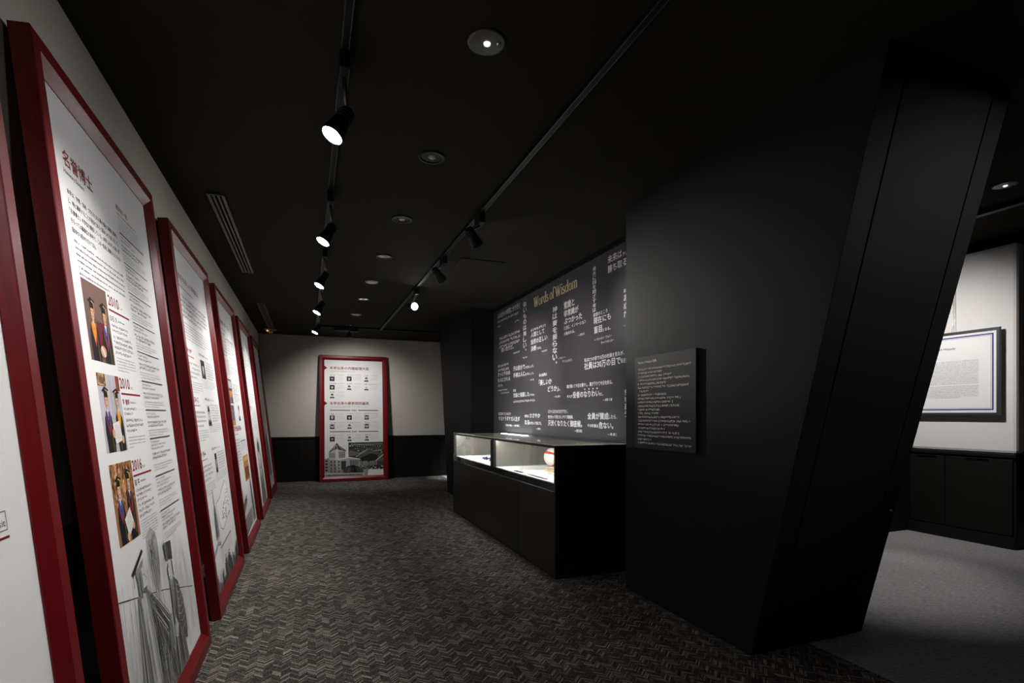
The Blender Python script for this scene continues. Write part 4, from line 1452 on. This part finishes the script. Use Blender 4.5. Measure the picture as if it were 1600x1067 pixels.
def spotlight(x, y, head, aim, label, group, watts, size, lit=True, blend=.7, lens='lens'):
    """adapter on the track, hanging stem, yoke, tapered head; head = centre of the lens"""
    r = empty('track_spotlight', (x, y, TZ - .027))
    tag(r, label, 'spotlight', group)
    o = Vector(r.location)
    hv = Vector(head)
    d = (Vector(aim) - hv).normalized()
    MB().box(-.021, .021, -.075, .075, -.075, 0).build('adapter', M['metal_black'], r, .004)
    back = hv - d * .13
    bl = back - o
    MB().tube([(0, 0, -.075), (bl.x * .35, bl.y * .35, -.075 + (bl.z + .075) * .5), tuple(bl + Vector((0, 0, .01)))], .009, 10).build('stem', M['metal_grey'], r)
    hl = hv - o
    prof = [(0, -.145), (.026, -.145), (.031, -.138), (.033, -.085), (.040, -.05), (.049, -.004), (.049, .008), (.044, .008), (.042, -.004)]
    MB().lathe(prof, hl, d, 28).build('lamp_head', M['metal_black'], r)
    for q in (-.12, -.105, -.09):
        MB().lathe([(.030, q - .003), (.037, q - .003), (.037, q + .003), (.030, q + .003)], hl, d, 24).build('cooling_fin', M['metal_black'], r)
    MB().lathe([(0, .0075), (.0435, .0065), (.0435, .002), (0, .002)], hl, d, 28).build('lens', M[lens] if lit else M['chrome'], r)
    if watts:
        add_spot(r, hv + d * .012, aim, watts, size, blend, .035)
    return r

LG = 'spotlights on the left ceiling track'
LP = [(-.38, -.40, 'added unseen spotlight on the left track behind the viewer'),  # this lamp and the next are added out of view for the near panels
      (1.00, .98, 'added unseen spotlight on the left track over the nearest red panel'),
      (2.38, 2.39, 'large bright spotlight on the left track, nearest of those in view'),
      (3.86, 3.88, 'second bright spotlight from the viewer on the left track'),
      (5.20, 5.22, 'third bright spotlight from the viewer on the left track'),
      (6.58, 6.60, 'fourth bright spotlight from the viewer on the left track')]
LP.append((8.05, 8.22, 'last spotlight on the left track, seen edge-on before the back wall'))
for (ya, yh, lb), fac in zip(LP, (.3, .75, 1, 1, 1.1, 1.15, 1.3)):
    spotlight(.145, ya, (.10, yh, 2.50), (-.66, yh - .28, 1.08), lb, LG, SPOT_W * fac, 98, blend=.85, lens='lens_hot')
RG = 'spotlights on the right ceiling track'
RP = [(1.225, 3.86, (1.22, 3.92, 2.62), (2.5, 5.0, 1.45), 'spotlight on the right track nearest the viewer, seen from the side'),
      (1.225, 5.02, (1.22, 5.08, 2.62), (2.5, 6.15, 1.45), 'middle spotlight on the right track, dark side to the viewer'),
      (1.225, 6.40, (1.21, 6.44, 2.62), (2.26, 3.08, 2.05), 'glowing spotlight on the right track nearest the back wall')]
for (x, y, h, am, lb), (wt, sz) in zip(RP, ((QUOTE_W * 1.0, 78), (QUOTE_W * 1.5, 76), (QUOTE_W * 3.2, 30))):
    spotlight(x, y, h, am, lb, RG, wt, sz, blend=1.0)
# small fixture box and downward lamp on the cross track
bx_ = empty('driver_box', (.62, 9.735, TZ - .027))
tag(bx_, 'flat black driver box with a small lamp on the cross track', 'track fixture')
MB().box(-.20, .20, -.03, .03, -.055, 0).build('housing', M['metal_black'], bx_, .004)
MB().box(-.15, .08, -.032, -.030, -.045, -.035).build('label_strip', M['metal_grey'], bx_)
MB().lathe([(0, -.16), (.030, -.16), (.034, -.15), (.034, -.075), (.012, -.06), (.012, -.05)], (.06, 0, 0), n=20).build('lamp_can', M['metal_black'], bx_)
add_spot(bx_, (.68, 9.735, TZ - .195), (.86, 10.95, 1.15), 130, 120, 1.0, .03)

# recessed downlights: alternating kinds along one line
DG = 'round recessed fittings along the ceiling'
def downlight(x, y, z, kind, label, watts=0.0):
    r = empty('downlight', (x, y, z))
    tag(r, label, 'downlight', DG)
    if kind == 'disc':
        MB().lathe([(0, -.012), (.055, -.012), (.066, -.008), (.070, 0), (0, 0)], n=32).build('cover', M['white_plastic'], r)
        MB().lathe([(.070, -.003), (.078, -.003), (.080, 0), (.070, 0)], n=32).build('trim_ring', M['vent'], r)
    elif kind == 'cone':
        MB().lathe([(.062, -.002), (.062, -.006), (.080, -.006), (.082, -.001), (.062, -.001)], n=32).build('trim_ring', M['metal_black'], r)
        MB().lathe([(.060, -.003), (.050, -.0026), (.030, -.0022), (0, -.002)], n=32).build('reflector', M['chrome'], r)
        MB().lathe([(0, -.006), (.020, -.006), (.024, -.003), (0, -.003)], n=20).build('lamp', M['white_plastic'], r)
    else:
        MB().lathe([(.004, -.005), (.070, -.005), (.082, -.001), (.004, -.001)], n=32).build('trim_ring', M['vent'], r)
        MB().lathe([(0, -.014), (.008, -.014), (.014, -.010), (.015, -.004), (0, -.004)], n=20).build('lamp', M['lens_dim'], r)
        MB().lathe([(0, -.012), (.008, -.012), (.010, -.005), (0, -.005)], (.045, -.02, 0), n=14).build('pilot_lamp', M['chrome'], r)
    return r
DL = [(2.09, 'led', 'round emergency lamp with small lit bulb, nearest in the ceiling row'),
      (3.14, 'cone', 'recessed downlight with chrome reflector, second in the ceiling row'),
      (4.22, 'cone', 'dark recessed downlight, third in the ceiling row'),
      (5.28, 'cone', 'recessed downlight with chrome glints, fourth in the ceiling row'),
      (6.34, 'disc', 'large pale round disc fitting, fifth in the ceiling row'),
      (7.32, 'cone', 'small recessed downlight between the two pale discs'),
      (8.48, 'disc', 'smaller pale round disc fitting, seventh in the ceiling row'),
      (9.54, 'cone', 'faint recessed downlight, farthest in the ceiling row')]
for y, k, lb in DL:
    downlight(.695, y, TZ, k, lb)
downlight(4.98, 2.42, 3.058, 'led', 'round ceiling lamp above the side gallery at the right edge')

# linear slot diffusers
def slot_vent(x0, x1, y0, y1, label):
    r = empty('slot_diffuser', ((x0 + x1) / 2, (y0 + y1) / 2, TZ))
    tag(r, label, 'air vent', 'slot diffusers in the ceiling')
    W2, L2 = (x1 - x0) / 2, (y1 - y0) / 2
    MB().box(-W2, W2, -L2, L2, -.003, 0).build('backing', M['void'], r)
    for i in range(4):
        xc = -W2 + .006 + i * (2 * W2 - .012) / 3
        wd = .010 if i in (0, 3) else .007
        MB().box(xc - wd, xc + wd, -L2 + .008, L2 - .008, -.012, -.003).build('slat', M['vent'], r)
    for s in (-1, 1):
        MB().box(-W2 - .004, W2 + .004, s * L2 - .007, s * L2 + .007, -.012, 0).build('end_cap', M['vent'], r)
slot_vent(-.655, -.552, 4.20, 6.37, 'long grey slot diffuser in the ceiling nearer the viewer')
slot_vent(-.655, -.562, 8.05, 10.30, 'long dark slot diffuser in the ceiling near the back wall')

# ceiling access hatch and emergency unit
h_ = MB().box(-.235, .235, -.185, .185, -.006, 0).build('access_hatch', M['ceil'], None, .002)
h_.location = (1.645, 5.23, TZ)
tag(h_, 'flush black square access hatch in the ceiling near the quotation wall', 'hatch')
MB().box(-.24, .24, .187, .191, -.004, 0).build('edge_strip', M['void'], h_)
MB().box(.187, .191, -.19, .187, -.004, 0).build('edge_strip', M['void'], h_)
em = empty('emergency_lamp', (-.63, 10.50, TZ))
tag(em, 'small white emergency lamp at the end of the far ceiling diffuser', 'lamp')
MB().box(-.10, .10, -.05, .05, -.02, 0).build('base', M['white_plastic'], em, .004)
MB().lathe([(0, -.075), (.035, -.070), (.05, -.05), (.055, -.02), (0, -.02)], n=20).build('shade', M['white_plastic'], em)
MB().lathe([(0, -.050), (.006, -.048), (.008, -.03), (0, -.03)], (-.05, -.052, 0), n=12).build('pilot_lamp', M['orange_led'], em)

# unseen spots added to light the framed text, gallery floor, passage and black face
def unseen_spot(loc, aim, watts, size, label, cat='spotlight', blend=.8):
    r = empty('unseen_spotlight', loc)
    tag(r, label, cat)
    d = (Vector(aim) - Vector(loc)).normalized()
    MB().lathe([(0, 0), (.05, 0), (.05, -.03), (.012, -.03), (.012, -.06)], n=20).build('mount', M['metal_black'], r)
    hl = d * .12 + Vector((0, 0, -.06))
    MB().lathe([(0, -.12), (.04, -.12), (.045, -.1), (.05, 0), (.044, 0)], hl, d, 24).build('lamp_head', M['metal_black'], r)
    MB().lathe([(0, -.01), (.044, -.01), (.044, -.014), (0, -.014)], hl, d, 24).build('lens', M['lens'], r)
    add_spot(r, Vector(loc) + hl + d * .02, aim, watts, size, blend, .04)
    return r
unseen_spot((4.55, 3.45, 3.055), (6.3, 3.75, 1.30), GALLERY_W * 1.05, 98, 'added unseen ceiling spotlight aimed at the framed text, hidden behind the near block', blend=1.0)
unseen_spot((4.6, 3.3, 3.055), (4.3, 3.0, 0.0), 130, 50, 'added unseen ceiling spotlight aimed at the side gallery floor, hidden behind the near block')
unseen_spot((3.35, 10.75, CEIL - .003), (3.05, 10.75, 0.0), 400, 34, 'added unseen ceiling spotlight brightening the passage floor by the back wall')
unseen_spot((5.4, -0.9, 3.055), (2.75, 1.75, 1.75), 150, 34, 'added unseen spotlight in the side gallery behind the viewer, aimed at the leaning black face', blend=1.0)
